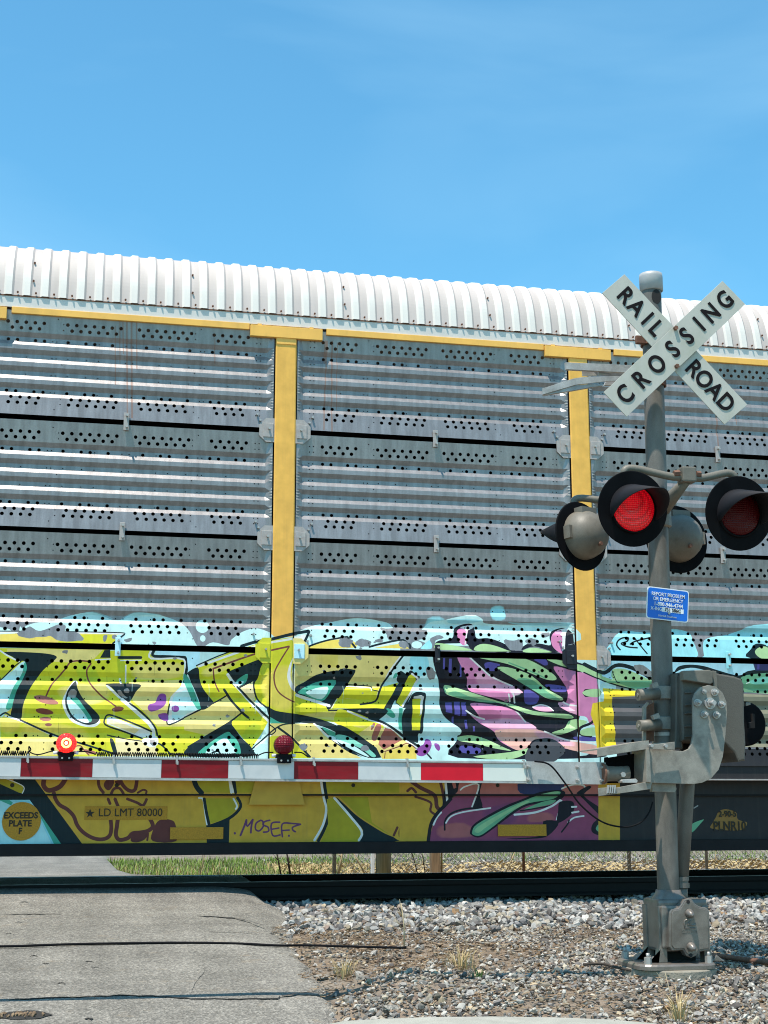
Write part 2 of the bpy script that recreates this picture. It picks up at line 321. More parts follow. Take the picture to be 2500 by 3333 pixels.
SIDE = parse('''
P c cyan -430,2250 -400,2120 -300,2060 -180,2075 -90,2040 60,2070 90,2300 60,2500 -330,2500 -410,2400
P c lime -360,2260 -310,2150 -140,2125 40,2128 60,2300 40,2476 -240,2476 -330,2390
P c pale -300,2360 -120,2330 40,2360 40,2470 -220,2470
P c ink -250,2150 -130,2140 -60,2180 -110,2290 -160,2400 -210,2420 -190,2300
P c mint -150,2200 -100,2180 -130,2290 -170,2380 -170,2290
P k ink 7 -360,2260 -310,2150 -140,2118 20,2118
P k white 5 -345,2262 -300,2160 -140,2128 10,2128
P k ink 7 -340,2380 -240,2440 -60,2370 30,2340
F c cyan 80,170 100,125 150,102 230,95 300,70 400,55 480,85 520,88 580,58 660,62 720,75 780,100 820,140 850,200 880,205 920,187 985,200 1000,175 1050,140 1110,125 1165,145 1195,165 1275,160 1290,140 1350,115 1420,100 1500,85 1560,82 1640,92 1700,120 1730,250 1700,690 60,690
F e cyan 875,117 29,29
F e cyan 876,170 12,14
F c haze@0.5 290,80 400,52 490,84 400,66
F c haze@0.5 520,90 580,56 700,66 600,68
P f cyan 0,2112 2010,2150 2010,2520 0,2520
C h aqua 335,150 470,150 470,330 335,330
C c cyan 340,190 470,160 560,138 690,120 760,150 790,185 1000,195 1300,195 1440,190 1440,345 340,345
C c haze@0.8 500,160 640,150 760,165 640,185 520,185
C c haze@0.7 960,178 1100,182 1430,180 1430,205 1100,200
C h aqua 835,60 930,55 938,155 838,155
C c aqua 205,470 240,450 330,450 345,540 300,590 230,590
G c aqua 310,175 400,145 600,160 800,128 960,158 985,230 1012,300 1012,385 800,380 230,365 250,250
G c aqua 1080,375 1080,250 1150,205 1300,180 1480,120 1600,88 2150,88 2150,410 1080,395
G c haze@0.8 1470,112 1600,100 2150,110 2150,150 1500,152
G f skyb 150,420 640,415 2150,440 2150,640 150,640
# ---- left letters
A f yel 0,165 150,157 420,152 900,162 1010,168 960,235 940,246 0,242
A f lime 500,170 900,165 1000,175 950,238 480,242
A k white 14 0,152 400,147 900,157 1030,163
A k ink 9 0,138 450,141 950,149 1040,156
A f skyb 968,170 1035,165 1030,300 968,290
A k ink 14 935,243 1035,165
A f lime 0,280 860,290 920,300 1240,295 1260,350 1530,362 1530,520 1500,600 1420,680 1390,830 1410,920 1660,795 1660,1180 0,1180
A h pale@0.7 500,600 900,560 900,700 700,760 520,700
A h yel@0.8 200,900 700,950 700,1150 200,1150
A h pale@0.7 1100,420 1500,400 1500,520 1150,540
A h yel@0.8 0,600 0,960 160,960 200,700
A h lime2@1.0 620,420 760,420 840,560 700,580
A f pale 60,290 860,291 780,370 600,400 440,392 470,345 300,322 60,318
A f pale 1075,560 1500,540 1500,600 1400,700 1390,900 1410,925 1660,790 1660,930 1310,930 1230,840 1080,690
A f cream 960,1020 1290,1055 1310,1180 960,1180
A f pale 0,1030 480,1030 850,1160 0,1180
A c lime 0,300 60,340 180,395 60,490 0,545
A c cyan 0,560 110,460 190,392 285,400 230,500 160,600 120,700 90,780 50,810 0,840
A c teal 205,398 292,402 250,480 175,580 125,690 95,780 48,780 78,680 118,590 185,480
A c ink 35,312 330,320 466,345 442,390 360,460 290,550 230,650 190,760 170,870 90,850 100,770 130,650 190,530 222,450 205,390 150,385 100,350
A k ink 10 0,545 60,490 110,440 175,388
A k white 13 0,300 60,340 160,392
A k ink 14 0,838 45,815 95,850
A k white 14 40,840 180,885 400,985 500,1020
A k ink 16 165,873 330,950 480,1010 640,1060 800,1110 940,1155
A k maroon 13 380,680 430,580 500,500 545,450 600,390 750,395 722,460 730,530 770,600 850,680 920,730 965,765
A c brick 280,680 340,668 420,690 480,725 475,745 400,745 320,720
A c maroon 300,785 360,778 430,800 440,822 380,830 310,812
A c brick 326,866 370,848 420,858 420,878 370,886
A e brick 402,915 29,13
A c maroon 930,785 980,762 1028,775 1010,800 950,806
A k white 44 630,560 575,640 540,720 560,800 610,870 690,905 780,912 818,880
A c ink 630,553 645,615 690,695 765,775 822,835 826,872 800,902 740,917 680,905 610,870 560,800 540,720 558,640 590,590
A c cyan 556,690 610,685 680,760 735,850 742,892 700,898 625,858 575,790
A c teal 582,690 640,690 700,770 762,860 745,892 700,820 640,750
A x ink 572,640 600,622 638,640 620,692 572,682
A k white 20 890,590 1000,690 1090,745
A c ink 885,572 1160,578 1130,640 1080,722 1045,720 980,660 925,604
A x ink 975,640 1000,626 1030,670 1060,685 1030,692
A x ink 1030,625 1060,612 1075,640 1045,650
A k white 30 1010,700 1085,765 1165,835 1235,900 1275,965 1275,1040
A k ink 16 1075,735 1150,790 1230,860 1290,940 1310,1005
A k ink 44 905,875 1060,935 1200,990
A f white 888,858 930,848 1252,972 1250,1012 1185,1022 1040,968 888,908
A f cream 920,868 1160,955 1120,990 900,905
A k ink 14 880,845 875,915 1040,975 1185,1030
A k ink 14 882,840 930,835 1100,900 1262,972
A k ink 10 890,1000 1030,1030 1200,1055
A c ink 912,1040 942,1040 975,1155 945,1155
A k ink 14 1290,1060 1350,1090 1420,1165
A c white 1180,1040 1300,1010 1310,1080 1240,1100
A x white 1240,1050 1280,1040 1310,1065 1270,1095
A f ink 868,296 916,296 918,360 832,360
A k white 10 790,378 920,370
A k ink 24 985,358 1175,358
A k white 9 1000,382 1175,380
A k white 16 1255,300 1258,366 1525,372 1528,520
A k ink 24 1280,300 1285,348 1538,358 1540,520 1532,560
A f skyb 1300,298 1660,298 1660,420 1565,470 1552,345 1300,335
A k white 12 1045,420 1045,560
A k white 16 995,530 1005,570
A c purple 1340,655 1380,668 1380,735 1335,782 1260,806 1228,782 1242,745 1290,730 1312,680
A c white 1430,670 1500,620 1570,620 1660,760 1660,790 1412,918 1402,760
A c cyan 1440,690 1510,640 1570,640 1660,770 1560,820 1440,880
A k ink 13 1410,740 1396,830 1410,915 1650,795
A e purple 1458,782 32,28
A c purple 1318,828 1388,820 1402,870 1380,886 1332,865
A k maroon 10 625,1095 670,1092 700,1130 740,1170
A c brick 700,1120 780,1135 800,1160 730,1155
A x lime 140,160 250,100 330,140 480,80 545,95 540,140 640,150 690,190 680,215 560,225 480,215 420,180 380,185 300,190 240,200
A x lime 860,180 890,170 880,220 860,225
A x lime 930,180 965,170 970,200 940,205
A x pale 520,300 560,298 555,325 525,322
A x cyan 1030,215 1060,200 1100,195 1080,225 1050,230
# ---- arrow letter across the yellow post
B f lime 100,430 370,318 600,245 720,210 980,180 1010,165 960,300 905,400 880,600 915,640 915,830 760,805 680,775 610,700 560,760 700,880 640,1000 560,1110 380,900 240,725 150,610
B h yel@0.8 640,520 900,420 900,780 700,760
B h pale@0.6 150,460 420,350 420,420 200,520
B h lime2@0.9 640,980 560,1080 480,1000 600,880
B f pale 0,860 240,738 350,675 370,690 480,805 380,895 180,1005 0,1010
B f lime 0,960 180,1000 40,1090 0,1100
B k white 18 115,432 390,335 620,255 720,232 905,200 1000,172
B c white 900,205 1010,172 965,270 930,330 940,260
B k ink 11 100,425 260,355 385,308
B k ink 26 470,265 600,226 720,206 900,162 1038,136
B k ink 22 1040,138 1010,205 960,290 925,335
B f skyb 1020,215 1060,240 1020,330 930,345
B c teal 0,490 50,545 90,650 140,770 110,785 60,700 0,560
B c ink 28,482 112,440 130,530 162,622 242,718 240,742 150,792 120,700 70,590 40,510
B k maroon 15 240,450 420,385 600,325 720,298 872,265
B k maroon 12 240,445 250,530 270,600 290,640
B k maroon 12 870,270 800,380 750,480 750,570 780,640 840,690 920,730 1000,760 1080,782
B c white 905,360 870,430 855,520 880,600 915,640 915,600 885,540 885,450
B c ink 358,482 500,420 655,368 632,450 592,560 440,612 380,530
B c teal 440,545 525,492 515,562 450,590
B c cyan 425,562 500,555 445,602
B f cream 450,620 580,550 592,720 600,745 540,700
B k ink 12 0,855 240,738 355,672
B k ink 20 330,620 400,720 480,810 540,858
B k ink 14 480,815 380,892 200,1000 30,1102
B k white 24 360,495 450,612 560,732 700,885
B k ink 18 440,598 600,762 700,862 800,955 880,1015 960,1090 1040,1185
B k ink 14 640,380 600,480 580,600 610,700 690,780
B c ink 30,1106 370,895 400,920 480,1022 562,1112 545,1180 60,1180
B c teal 118,1142 340,982 400,1000 450,1060 470,1155 430,1162 395,1075 340,1035 205,1140
B c cyan 175,1155 330,1025 392,1080 425,1150
B k ink 16 230,1150 280,1135 300,1165
B f pale 915,318 1660,328 1660,570 1340,595 1220,785 915,655
B f lime 915,650 1225,785 1660,790 1660,1120 1500,1025 1250,895 1000,855 915,845
B f lime 1340,600 1660,575 1660,690 1600,760 1225,785
B h pale@0.8 950,840 1250,800 1500,850 1500,950 1250,880
B h yel@0.9 1100,340 1600,340 1600,450 1200,440
B h white@0.5 1300,620 1600,600 1600,680 1350,700
B c ink 688,765 760,800 900,822 1000,836 1150,872 1300,935 1420,1005 1540,1085 1650,1165 1560,1185 1470,1085 1320,1005 1150,930 1000,900 900,902 780,908 705,850
B c teal 705,850 800,898 905,905 800,945 715,900
B f pale 700,905 1080,905 1160,995 1300,1092 1470,1195 700,1195
B f lime 700,1010 860,1010 960,1100 1050,1195 700,1195
B k ink 12 560,1120 640,1050 740,960 820,915 915,905
B k ink 10 700,910 760,960 720,1000 700,985
B k white 12 590,1105 660,1050 720,1005
B k ink 18 780,940 880,1015 960,1092 1045,1185
B c ink 925,602 1000,560 1100,500 1250,466 1400,457 1418,480 1390,520 1330,600 1270,700 1202,792 1150,722 1000,682 925,652
B c teal 948,640 1100,560 1268,545 1222,630 1152,715 1000,668
B c cyan 1010,645 1195,598 1145,702
B k white 24 928,668 1050,705 1212,758
B k ink 13 1200,797 1660,786
B c yel 1020,272 1200,208 1350,192 1420,276 1020,281
B k white 12 1030,262 1200,212 1350,196
B k ink 15 950,310 1060,255 1200,212 1357,184
B k ink 18 1355,184 1385,230 1422,278
B x yel 1280,230 1330,200 1400,216 1370,262 1310,272
B x cyan 1420,240 1480,205 1552,226 1540,252 1480,272
B x cyan 1588,216 1645,205 1645,230 1600,232
B x yel 1425,345 1470,335 1475,375 1435,378
B c ink 1130,938 1300,1010 1450,1090 1560,1185 1400,1160 1230,1045
B c teal 1150,935 1300,1000 1450,1060 1580,1160 1500,1180 1350,1085 1220,1010
B c cyan 1200,1005 1300,1032 1450,1130 1560,1182 1480,1182 1350,1105
B k white 14 1080,905 1200,1010 1350,1105 1540,1190
B x lime 950,1090 980,1075 1025,1090 1010,1125 970,1120
B x cyan 1465,1085 1500,1075 1535,1100 1500,1125
# ---- end of the letters
E c lime 0,1290 130,1300 380,1400 640,1530 760,1580 560,1500 0,1485
E f pale 0,540 880,545 640,880 600,985 0,960
E f lime 0,1125 500,1175 560,1050 600,975 830,915 800,965 690,1200 640,1275 0,1270
E f lime 60,1000 560,990 500,1160 20,1120
E k white 20 850,560 700,765 612,965
E k ink 26 885,548 760,720 650,880 600,962 560,1050 512,1170 310,1212
E k ink 14 110,940 440,965 460,1010 560,1035
E k white 14 120,962 430,985 455,1030
E c ink 0,762 205,742 238,770 190,860 100,1000 0,1125
E c ink 820,790 860,762 940,812 965,765 1000,758 1080,800 1112,850 1070,910 1000,1070 930,1245 880,1255 800,1195 780,1160 690,1325 620,1290 700,1150 800,965 832,920 800,880
E c teal 770,800 800,790 800,840 750,860
E f lime 955,835 1000,800 1052,850 1062,900 960,1100 900,1222 862,1232 800,1182 870,1030 930,900
E k white 26 1000,798 1082,862 1060,925 930,1155 878,1242
E c cyan 555,1405 700,1280 880,1300 885,1600 860,1650 700,1565
E c teal 620,1300 695,1268 785,1362 740,1392
E f teal 832,1258 880,1258 876,1570 824,1545
E c ink 1000,1085 1060,1045 1150,1048 1196,1090 1175,1340 1150,1590 1095,1610 1092,1730 980,1690 880,1600 880,1345 925,1250 990,1120
E f lime 1020,1140 1165,1130 1112,1562 1004,1562
E f white 1032,1105 1130,1088 1172,1108 1135,1345 1112,1365 1132,1132 1030,1132
E c ink 0,1278 655,1273 560,1425 500,1440 420,1392 130,1288
E k white 24 130,1302 380,1402 560,1455 760,1570 960,1705 1065,1800
E k ink 34 430,1395 620,1455 800,1572 950,1682 1100,1785
E c ink 0,1488 250,1600 400,1700 522,1800 592,1888 582,1932 400,1932 200,1852 0,1722
E c mint 0,1620 140,1640 280,1720 400,1800 512,1902 460,1922 300,1802 0,1682
E c cyan 0,1682 200,1762 380,1882 420,1922 350,1902 150,1802 0,1712
E f pale 280,1610 450,1490 760,1575 960,1735 1062,1835 1062,1950 595,1950 525,1800
E f yel 590,1880 1000,1750 1062,1835 1062,1950 595,1950
E f brick 640,1530 720,1545 888,1690 862,1702 622,1826 550,1752 600,1620
E c brick 520,1492 592,1490 565,1600 522,1702 465,1672
E c brick 482,1468 512,1475 472,1552 448,1552
E k maroon 14 630,1852 830,1782 950,1740 1062,1812
E k maroon 12 640,1862 630,1940
E c purple 1200,1680 1260,1700 1272,1762 1232,1852 1152,1912 1080,1902 1054,1852 1090,1790 1162,1750
E c purple 1308,1742 1360,1745 1386,1802 1362,1842 1320,1802
E k ink 22 1205,1880 1262,1945
E c aqua 1000,560 1190,560 1192,700 1110,832 992,742 968,650
E c aqua 1130,440 1250,340 1262,460 1130,466
E f yel 480,452 880,388 960,462
E k white 14 470,440 640,405 880,362
E k ink 28 420,440 600,392 880,340 965,402 972,460
E x cyan 575,185 700,180 900,190 1190,200 1200,270 1160,330 1010,350 960,390 880,330 700,345 660,270
E e cyan 1065,410 72,50
E x pale 20,340 90,310 152,342 165,442 50,432
E x cyan 230,390 290,340 352,330 442,392 400,432 280,432
E x cyan 488,350 560,330 602,342 590,376
E x yel 820,392 870,350 932,422 900,462 840,432
E x pale 240,560 312,550 312,612 250,602
E x cyan 1190,740 1250,712 1322,782 1300,872 1222,832
E x cyan 310,1790 380,1762 420,1792 400,1842 330,1832
# ---- pink creature
C c night 385,425 560,430 1480,455 1480,1160 1640,1170 1640,1225 570,1225 570,1090 600,1010 500,930 440,850 430,650 400,560
C f violet 455,455 470,455 470,540 455,540
C f violet 500,460 522,460 522,580 500,560
C f violet 585,500 600,500 600,600 585,600
C f violet 480,795 530,795 530,880 480,870
C f violet 548,790 592,790 592,900 548,890
C f violet 604,795 640,795 640,900 604,900
C f violet 530,905 545,905 545,960 530,950
C f violet 630,930 648,930 648,1000 630,1000
C f violet 690,980 705,980 705,1020 690,1020
C c violet 780,492 880,490 890,520 850,555 790,540
C c violet 1090,700 1190,722 1190,800 1100,802
C c violet 1258,655 1405,672 1405,715 1280,702
C c violet 600,1130 740,1150 728,1192 600,1182
C c violet 1160,462 1240,462 1260,510 1180,500
C c violet 1470,1062 1620,1062 1640,1095 1500,1092
C c pink 560,440 650,447 720,510 830,592 960,652 1040,682 1066,722 1000,750 960,792 900,772 700,722 652,682 640,600
C c rose 650,660 800,650 960,655 1060,700 1060,725 900,710 700,690
C h rose@0.8 700,560 860,600 900,680 740,660
C h white@0.3 980,690 1060,700 1050,740 990,740
C k white 12 655,447 740,522 840,602 1000,668
C k white 12 965,730 980,790
C k white 12 1000,725 1018,800
C c pink 680,800 840,812 1000,852 1092,932 1105,952 1182,1002 1330,1062 1480,1100 1640,1132 1640,1182 1400,1152 1300,1082 1172,1082 1100,1150 1020,1162 900,1092 852,1022 742,952 650,870 742,912 702,852
C c peach 900,1005 1180,1005 1330,1065 1480,1102 1640,1132 1640,1200 1400,1150 1300,1082 1172,1082 1100,1150 1020,1162 910,1090 860,1030
C c rose 760,950 900,915 1090,935 1180,1000 1000,1000 850,1000
C h rose@0.8 1180,1010 1450,1090 1450,1140 1200,1070
C h mauve@0.35 720,850 900,860 900,940 760,930
C k white 12 635,858 700,900 785,925
C k white 10 1010,850 1050,892 1105,948
C k night 20 1180,960 1240,1010 1330,1045 1440,1055
C k white 12 1240,1020 1400,1080 1520,1100 1640,1112
C c rose 1155,835 1220,815 1282,832 1312,862 1220,865
C k white 9 1155,832 1220,813 1282,830 1312,862
C c pink 1310,520 1480,560 1640,610 1640,930 1590,965 1560,910 1480,892 1360,822 1412,800 1420,690 1372,622
C c rose 1370,790 1480,820 1490,880 1440,875 1360,822
C k white 12 1380,785 1430,812 1490,825
C k night 30 720,450 900,440 1080,460 1200,510 1310,580 1335,622 1260,622 1130,572 950,502 720,450
C c leaf 720,450 900,440 1080,460 1200,510 1310,580 1332,620 1260,620 1130,570 950,500
C k leaf2 10 960,490 1130,555 1250,610
C k night 24 875,530 950,525 1100,570 1180,620 1280,700 1380,760 1370,782 1250,762 1130,682 950,582 875,530
C c leaf 875,530 950,525 1100,570 1180,620 1280,700 1380,760 1370,780 1250,760 1130,680 950,580
C c leaf2 1100,610 1180,640 1290,730 1370,778 1250,758 1130,680 1030,620
C k night 26 470,700 500,742 680,782 900,802 1100,882 1300,912 1450,922
C c leaf 478,660 560,680 680,720 870,780 1000,810 1150,860 1300,880 1430,888 1455,920 1300,910 1100,880 900,800 680,780 500,740 470,700
C c leaf2 500,735 560,710 680,755 870,790 820,795 680,780
C k night 22 580,1060 680,1048 800,1078 920,1138 985,1172
C c leaf 580,1062 680,1050 800,1080 920,1140 982,1170 850,1150 700,1112 590,1092
C c leaf 1300,1030 1400,992 1450,930 1560,940 1542,970 1440,1022 1360,1045
C c leaf 690,1215 980,1180 1122,1150 1100,1192 950,1238
C k night 34 1260,455 1480,500 1650,565
C c leaf 1250,458 1480,498 1660,560 1660,605 1480,545 1340,505
C k night 60 1550,725 1660,722
C c leaf 1530,725 1570,700 1660,695 1660,752 1580,752
C k night 20 1640,900 1600,955 1520,990 1510,1040 1600,1060
C c leaf 1520,1012 1600,990 1650,1000 1650,1050 1530,1050
C c night 528,300 545,230 600,195 680,188 706,230 716,300 800,300 900,330 985,380 990,408 700,402 640,345 560,342 405,345 395,340 430,318
C c pink 565,252 620,210 660,205 640,290 632,352 592,342
C c white 598,212 692,198 690,222 640,240 630,230
C c white 640,250 650,235 632,340 622,345
C c leaf 398,342 470,345 600,370 680,396 560,396 400,386
C c leaf 700,372 760,345 850,358 950,395 960,404 720,402
C c leaf 1080,392 1160,375 1270,402 1275,412 1090,412
C c night 1060,395 1100,348 1200,342 1285,355 1280,290 1310,240 1400,218 1450,260 1462,330 1472,420 1390,412 1290,402 1160,365
C c leaf 1085,395 1160,378 1262,404 1265,412 1090,412
C c pink 1294,292 1330,250 1372,262 1382,320 1392,412 1350,412 1300,362
C c white 1330,246 1425,222 1405,282 1392,402 1372,392 1378,285
C c rose 1330,245 1380,235 1375,262 1335,268
C c soot 1100,1252 1110,1160 1180,1092 1270,1070 1352,1100 1402,1170 1352,1222 1290,1258
C x night 925,315 990,320 1060,312 1070,370 1010,400 960,380
C x cyan 1215,265 1280,255 1282,285 1235,295
C x night 1090,320 1140,302 1190,318 1180,340 1110,345
C x cyan 325,540 370,530 390,590 350,620
C x cyan 360,300 430,280 465,295 400,318 390,360 370,350
# ---- beyond the second post
G c leaf 0,480 140,545 330,605 490,665 430,672 200,608 140,580 0,515
G k ink 12 0,520 140,582 330,640 470,672
G k ink 34 0,445 100,495 190,525 285,460 400,470 540,530 640,600
G c leaf 255,505 330,487 430,510 560,570 625,602 300,602
G c leaf2 200,610 300,595 640,600 640,640 480,665 330,620
G k ink 8 255,505 300,600 330,610
G c ink 820,525 850,470 950,452 1080,465 1200,500 1400,548 1540,498 2150,480 2150,525 1540,540 1400,585 1200,535 1000,482 880,495
G c leaf2 1400,585 1540,535 2150,520 2150,700 1460,695 1430,600
G c leaf 1450,660 1600,690 2150,700 2150,725 1450,695
G k white 8 1470,620 1560,590 1700,560
G c mint 1500,600 1640,560 1700,600 1560,630
G c ink 1500,395 1508,310 1558,262 1640,272 1700,300 2150,395
G c leaf 1542,345 1570,302 1640,288 1700,330 1740,396 1600,398
G f navy 1520,440 2150,450 2150,505 1545,505
G f violet 1560,450 1580,450 1580,495 1560,495
G k black 14 330,320 300,280 310,240 350,212 405,205 395,240 340,262 400,292 485,300
G k black 14 420,268 470,240 610,205
G k black 12 460,205 520,290 570,355
G k black 12 590,205 615,245
G f slate 1440,700 2150,735 2150,1215 640,1180 640,700
G f olive 1440,712 2150,745 2150,1205 1440,1190
G f slate 250,735 640,740 640,1180 250,1180
G f dgrey 620,1195 2150,1215 2150,1500 300,1480 300,1180
G f sun 185,660 505,682 505,732 262,742 302,1172 330,1178 120,1215 100,1010 62,900 80,800 140,788 190,780
G c white@0.25 190,655 340,662 500,678 500,690 340,672
G x cyan 450,470 500,450 600,500 600,560 500,530
''')
# scuffs through the paint down to metal, and runs of thin paint
CHIPS = []
for _ in range(46):
    cx_, cy_ = rng.uniform(20, 1930), rng.uniform(2090, 2455); r0_ = rng.uniform(2, 6.5)
    CHIPS.append(([(cx_ + r0_ * rng.uniform(.4, 1.3) * math.cos(t) * 1.3, cy_ + r0_ * rng.uniform(.4, 1.2) * math.sin(t)) for t in np.linspace(0, 2 * math.pi, 9)[:-1]], (.3, .3, .3), 1.0, 0))
for _ in range(26):
    cx_, cy_ = rng.uniform(20, 1930), rng.uniform(2120, 2400); L0_ = rng.uniform(15, 60)
    CHIPS.append((stroke([(cx_, cy_), (cx_ + 1, cy_ + L0_ * .5), (cx_, cy_ + L0_)], rng.uniform(1.5, 2.6)), PAL['ink'] if rng.random() < .5 else PAL['cyan'], .35, 1))
SIDE = SIDE + CHIPS
SILLART = parse('''
P f ochre -900,2400 1465,2400 1465,2800 -900,2800
T f sulime 345,60 700,60 0,60 0,190 280,190
T f sulime 830,60 1500,60 1480,190 840,190
S c cyan2 -60,380 350,412 610,885 590,900 -60,900
S f cyan@0.5 -60,420 340,440 560,890 -60,900
S f teal 330,400 402,430 680,900 590,900 440,600
S f teal -60,380 60,380 140,440 120,470 -60,390
S f ink 140,150 350,150 900,900 670,900 440,570 320,410 -60,410 -60,200 150,250
S f sulime -60,160 80,175 256,268 240,340 205,332 -60,210
S k white 10 20,165 130,205 256,268 240,342
S k brown 52 480,170 470,250 515,305 590,295 660,255 715,170
S k brown 42 580,330 600,400 645,465 725,512 795,585 835,685 905,765 1005,822 1105,836 1180,802 1202,722 1195,620
S k brown 44 1272,620 1262,700 1252,790 1292,842 1382,822 1432,772 1522,762 1602,742 1652,692 1618,612
S c brown 1410,850 1440,780 1520,755 1600,770 1560,840 1470,870
S k brown 22 1600,770 1590,850
S k brown 34 1060,150 1070,262 1120,335
S c brown 1120,250 1150,195 1220,190 1232,230 1190,300 1150,300
S c brown 1240,210 1290,200 1305,240 1270,258
S k brown 40 1285,160 1330,255 1400,312 1460,295 1482,165
S k brown 30 1200,345 1232,290 1292,286 1335,345
S k brown 22 1485,335 1545,302 1582,315 1575,345
S k brown 32 1165,395 1190,455
S k brown 36 1240,395 1275,480
S k brown 30 1370,398 1480,440 1545,470 1585,400
V c brown 1030,700 1035,620 1075,560 1150,556 1185,590 1190,700
V f ink 1392,595 1550,555 1545,720 1396,720
V f sulime 1306,270 1558,270 1576,372 1375,372
V k ink 34 1300,255 1325,330 1365,380
V k white 16 1545,255 1562,375
V k ink 20 1575,255 1590,372
V f sulime 1388,412 1602,412 1612,470 1540,545 1408,588
V k ink 20 1602,405 1624,470 1545,548 1400,605
V k white 12 1340,408 1372,420 1385,510 1398,590
V k ink 20 1378,412 1392,500 1412,592
V k white 12 1575,412 1600,462 1590,485
T k white 16 108,60 128,140 140,190
T k ink 20 128,60 150,150 160,195
T k brown 12 320,60 302,160 268,240
T k brown 12 585,60 522,150 420,212 275,246
T k white 18 815,50 822,130 840,235 858,320 832,440 765,560
T k ink 24 838,50 845,130 862,232 882,330 852,450 795,565
T f sulime 862,240 915,228 1125,475 1110,570 815,570 872,430
T c ink 935,225 1000,280 1110,380 1300,500 1420,560 1120,575 1142,480 1030,350
T f sulime 960,222 1440,222 1480,330 1400,540 1300,490 1110,370
T f ochre 1180,225 1480,225 1560,560 1410,555 1300,480 1210,420
T k white 18 918,228 1040,368 1132,490 1108,560
T k brown 32 1480,70 1560,140 1680,205
T k brown 30 1500,225 1530,320 1552,405 1475,415 1435,470 1438,535 1510,560
T k brown 18 1408,455 1378,522
T k brown 16 1480,190 1515,155 1560,190
T k tag 15 195,522 225,450 243,398
T k tag 13 243,398 248,450 292,395
T k tag 14 292,395 280,450 276,502
T k tag 13 355,402 318,425 312,470 340,485 372,450 368,412 350,402
T k tag 13 425,402 380,415 372,440 408,455 412,488 372,495
T k tag 13 502,418 436,428 445,520 505,515
T k tag 12 440,472 495,462
T k tag 13 520,532 518,432 600,428 662,434
T k tag 12 515,482 575,478
T k tag 13 660,434 600,456 602,480 622,492
T e tag 153,503 8,10
T e tag 570,522 8,9
U f ochre 0,60 330,60 380,290 300,330 220,570 0,570
U k brown 30 60,80 160,150 270,210 290,300 330,330
U k brown 22 300,60 330,160 345,260
U k brown 18 120,220 240,265 240,330 290,365
U k brown 20 60,180 95,155 130,190
U f mauve 228,570 262,420 300,360 420,222 600,180 1560,180 1560,570
U h salmon@0.6 300,450 500,420 600,520 320,540
U h tag@0.5 640,330 900,260 900,420 700,440
U h salmon@0.5 1000,360 1150,340 1200,400 1000,420
U f salmon 400,60 1560,60 1560,200 430,200
U f night 362,60 470,60 450,180 380,260 330,300
U f salmon 400,100 430,100 440,150 420,160
U c navy 960,60 1250,60 1230,190 935,195
U c night 540,60 640,60 620,200 640,300 560,310 600,200
U c salmon 470,165 500,140 610,125 590,190 480,190
U k white 12 470,170 510,142 612,130 560,300
U k white 18 355,90 362,170 372,275
U k white 14 262,440 290,380 325,340
U k night 26 400,235 350,290 300,340 245,430 222,570
U k night 14 350,480 355,400 410,345 510,315 640,305
U k white 12 358,425 400,372 500,338 705,308
U c night 545,490 590,420 800,300 960,235 1085,185 1240,170 1280,200 1210,260 1010,285 890,345 710,480 620,535 560,520
U c leaf2 562,490 602,432 800,322 962,252 1085,206 1200,180 1245,190 1180,240 1000,270 880,330 700,470 622,520 572,515
U c leaf@0.6 580,480 640,430 820,330 960,260 1000,262 840,345 680,450 610,500
U c leaf@0.5 1080,205 1200,182 1235,190 1150,215
U c leaf2 950,325 1100,262 1205,245 1172,278 1052,304
U k night 10 930,330 1060,310 1180,285 1240,240
U k white 16 885,360 1050,342 1180,292 1250,250 1215,400
U c night 1240,260 1340,260 1335,350 1220,425 1225,330
U c night 1110,410 1230,420 1150,520 1040,545 820,545 1100,520
U k white 14 1328,300 1368,298
U k white 14 1330,345 1385,335
U k white 12 1300,420 1350,382 1425,370
U k night 12 1250,495 1300,430 1310,400
U k white 12 1250,160 1330,130 1410,130 1435,150
U c night 1370,190 1450,140 1480,150 1425,215 1550,310 1560,375 1400,220
U c night 1480,470 1500,420 1560,390 1560,510 1500,505
U c leaf2 1515,470 1545,430 1560,500
P f ochre 1948,2400 2022,2400 2022,2800 1948,2800
P f dgrey 2018,2400 3600,2400 3600,2800 2018,2800
W c leaf2 180,1050 330,985 300,1030 195,1140
W k white@0.4 14 215,850 265,820
W c orange@0.5 420,1090 440,1030 480,960 515,890 600,862 720,900 745,985 850,1020 835,1080 770,1115 600,1115
''')
RUST = parse('\n'.join(['P k rust@0.5 %.1f %d,%d %d,%d' % (wd, x, a, x + dx, b) for x, a, b, dx, wd in
   [(413, 1040, 1350, 2, 5), (428, 1035, 1360, 2, 6), (400, 1050, 1150, 2, 4), (375, 1060, 1250, 1, 3), (390, 1045, 1180, 1, 3), (445, 1050, 1200, 1, 4), (1066, 1110, 1400, -12, 5), (1082, 1110, 1430, -2, 5), (1099, 1115, 1330, -2, 3), (1060, 1110, 1180, -2, 8),
    (2290, 1190, 1260, 2, 30), (2335, 1330, 1460, 4, 5), (2400, 1300, 1380, 0, 3), (700, 1100, 1180, 0, 3)]]))

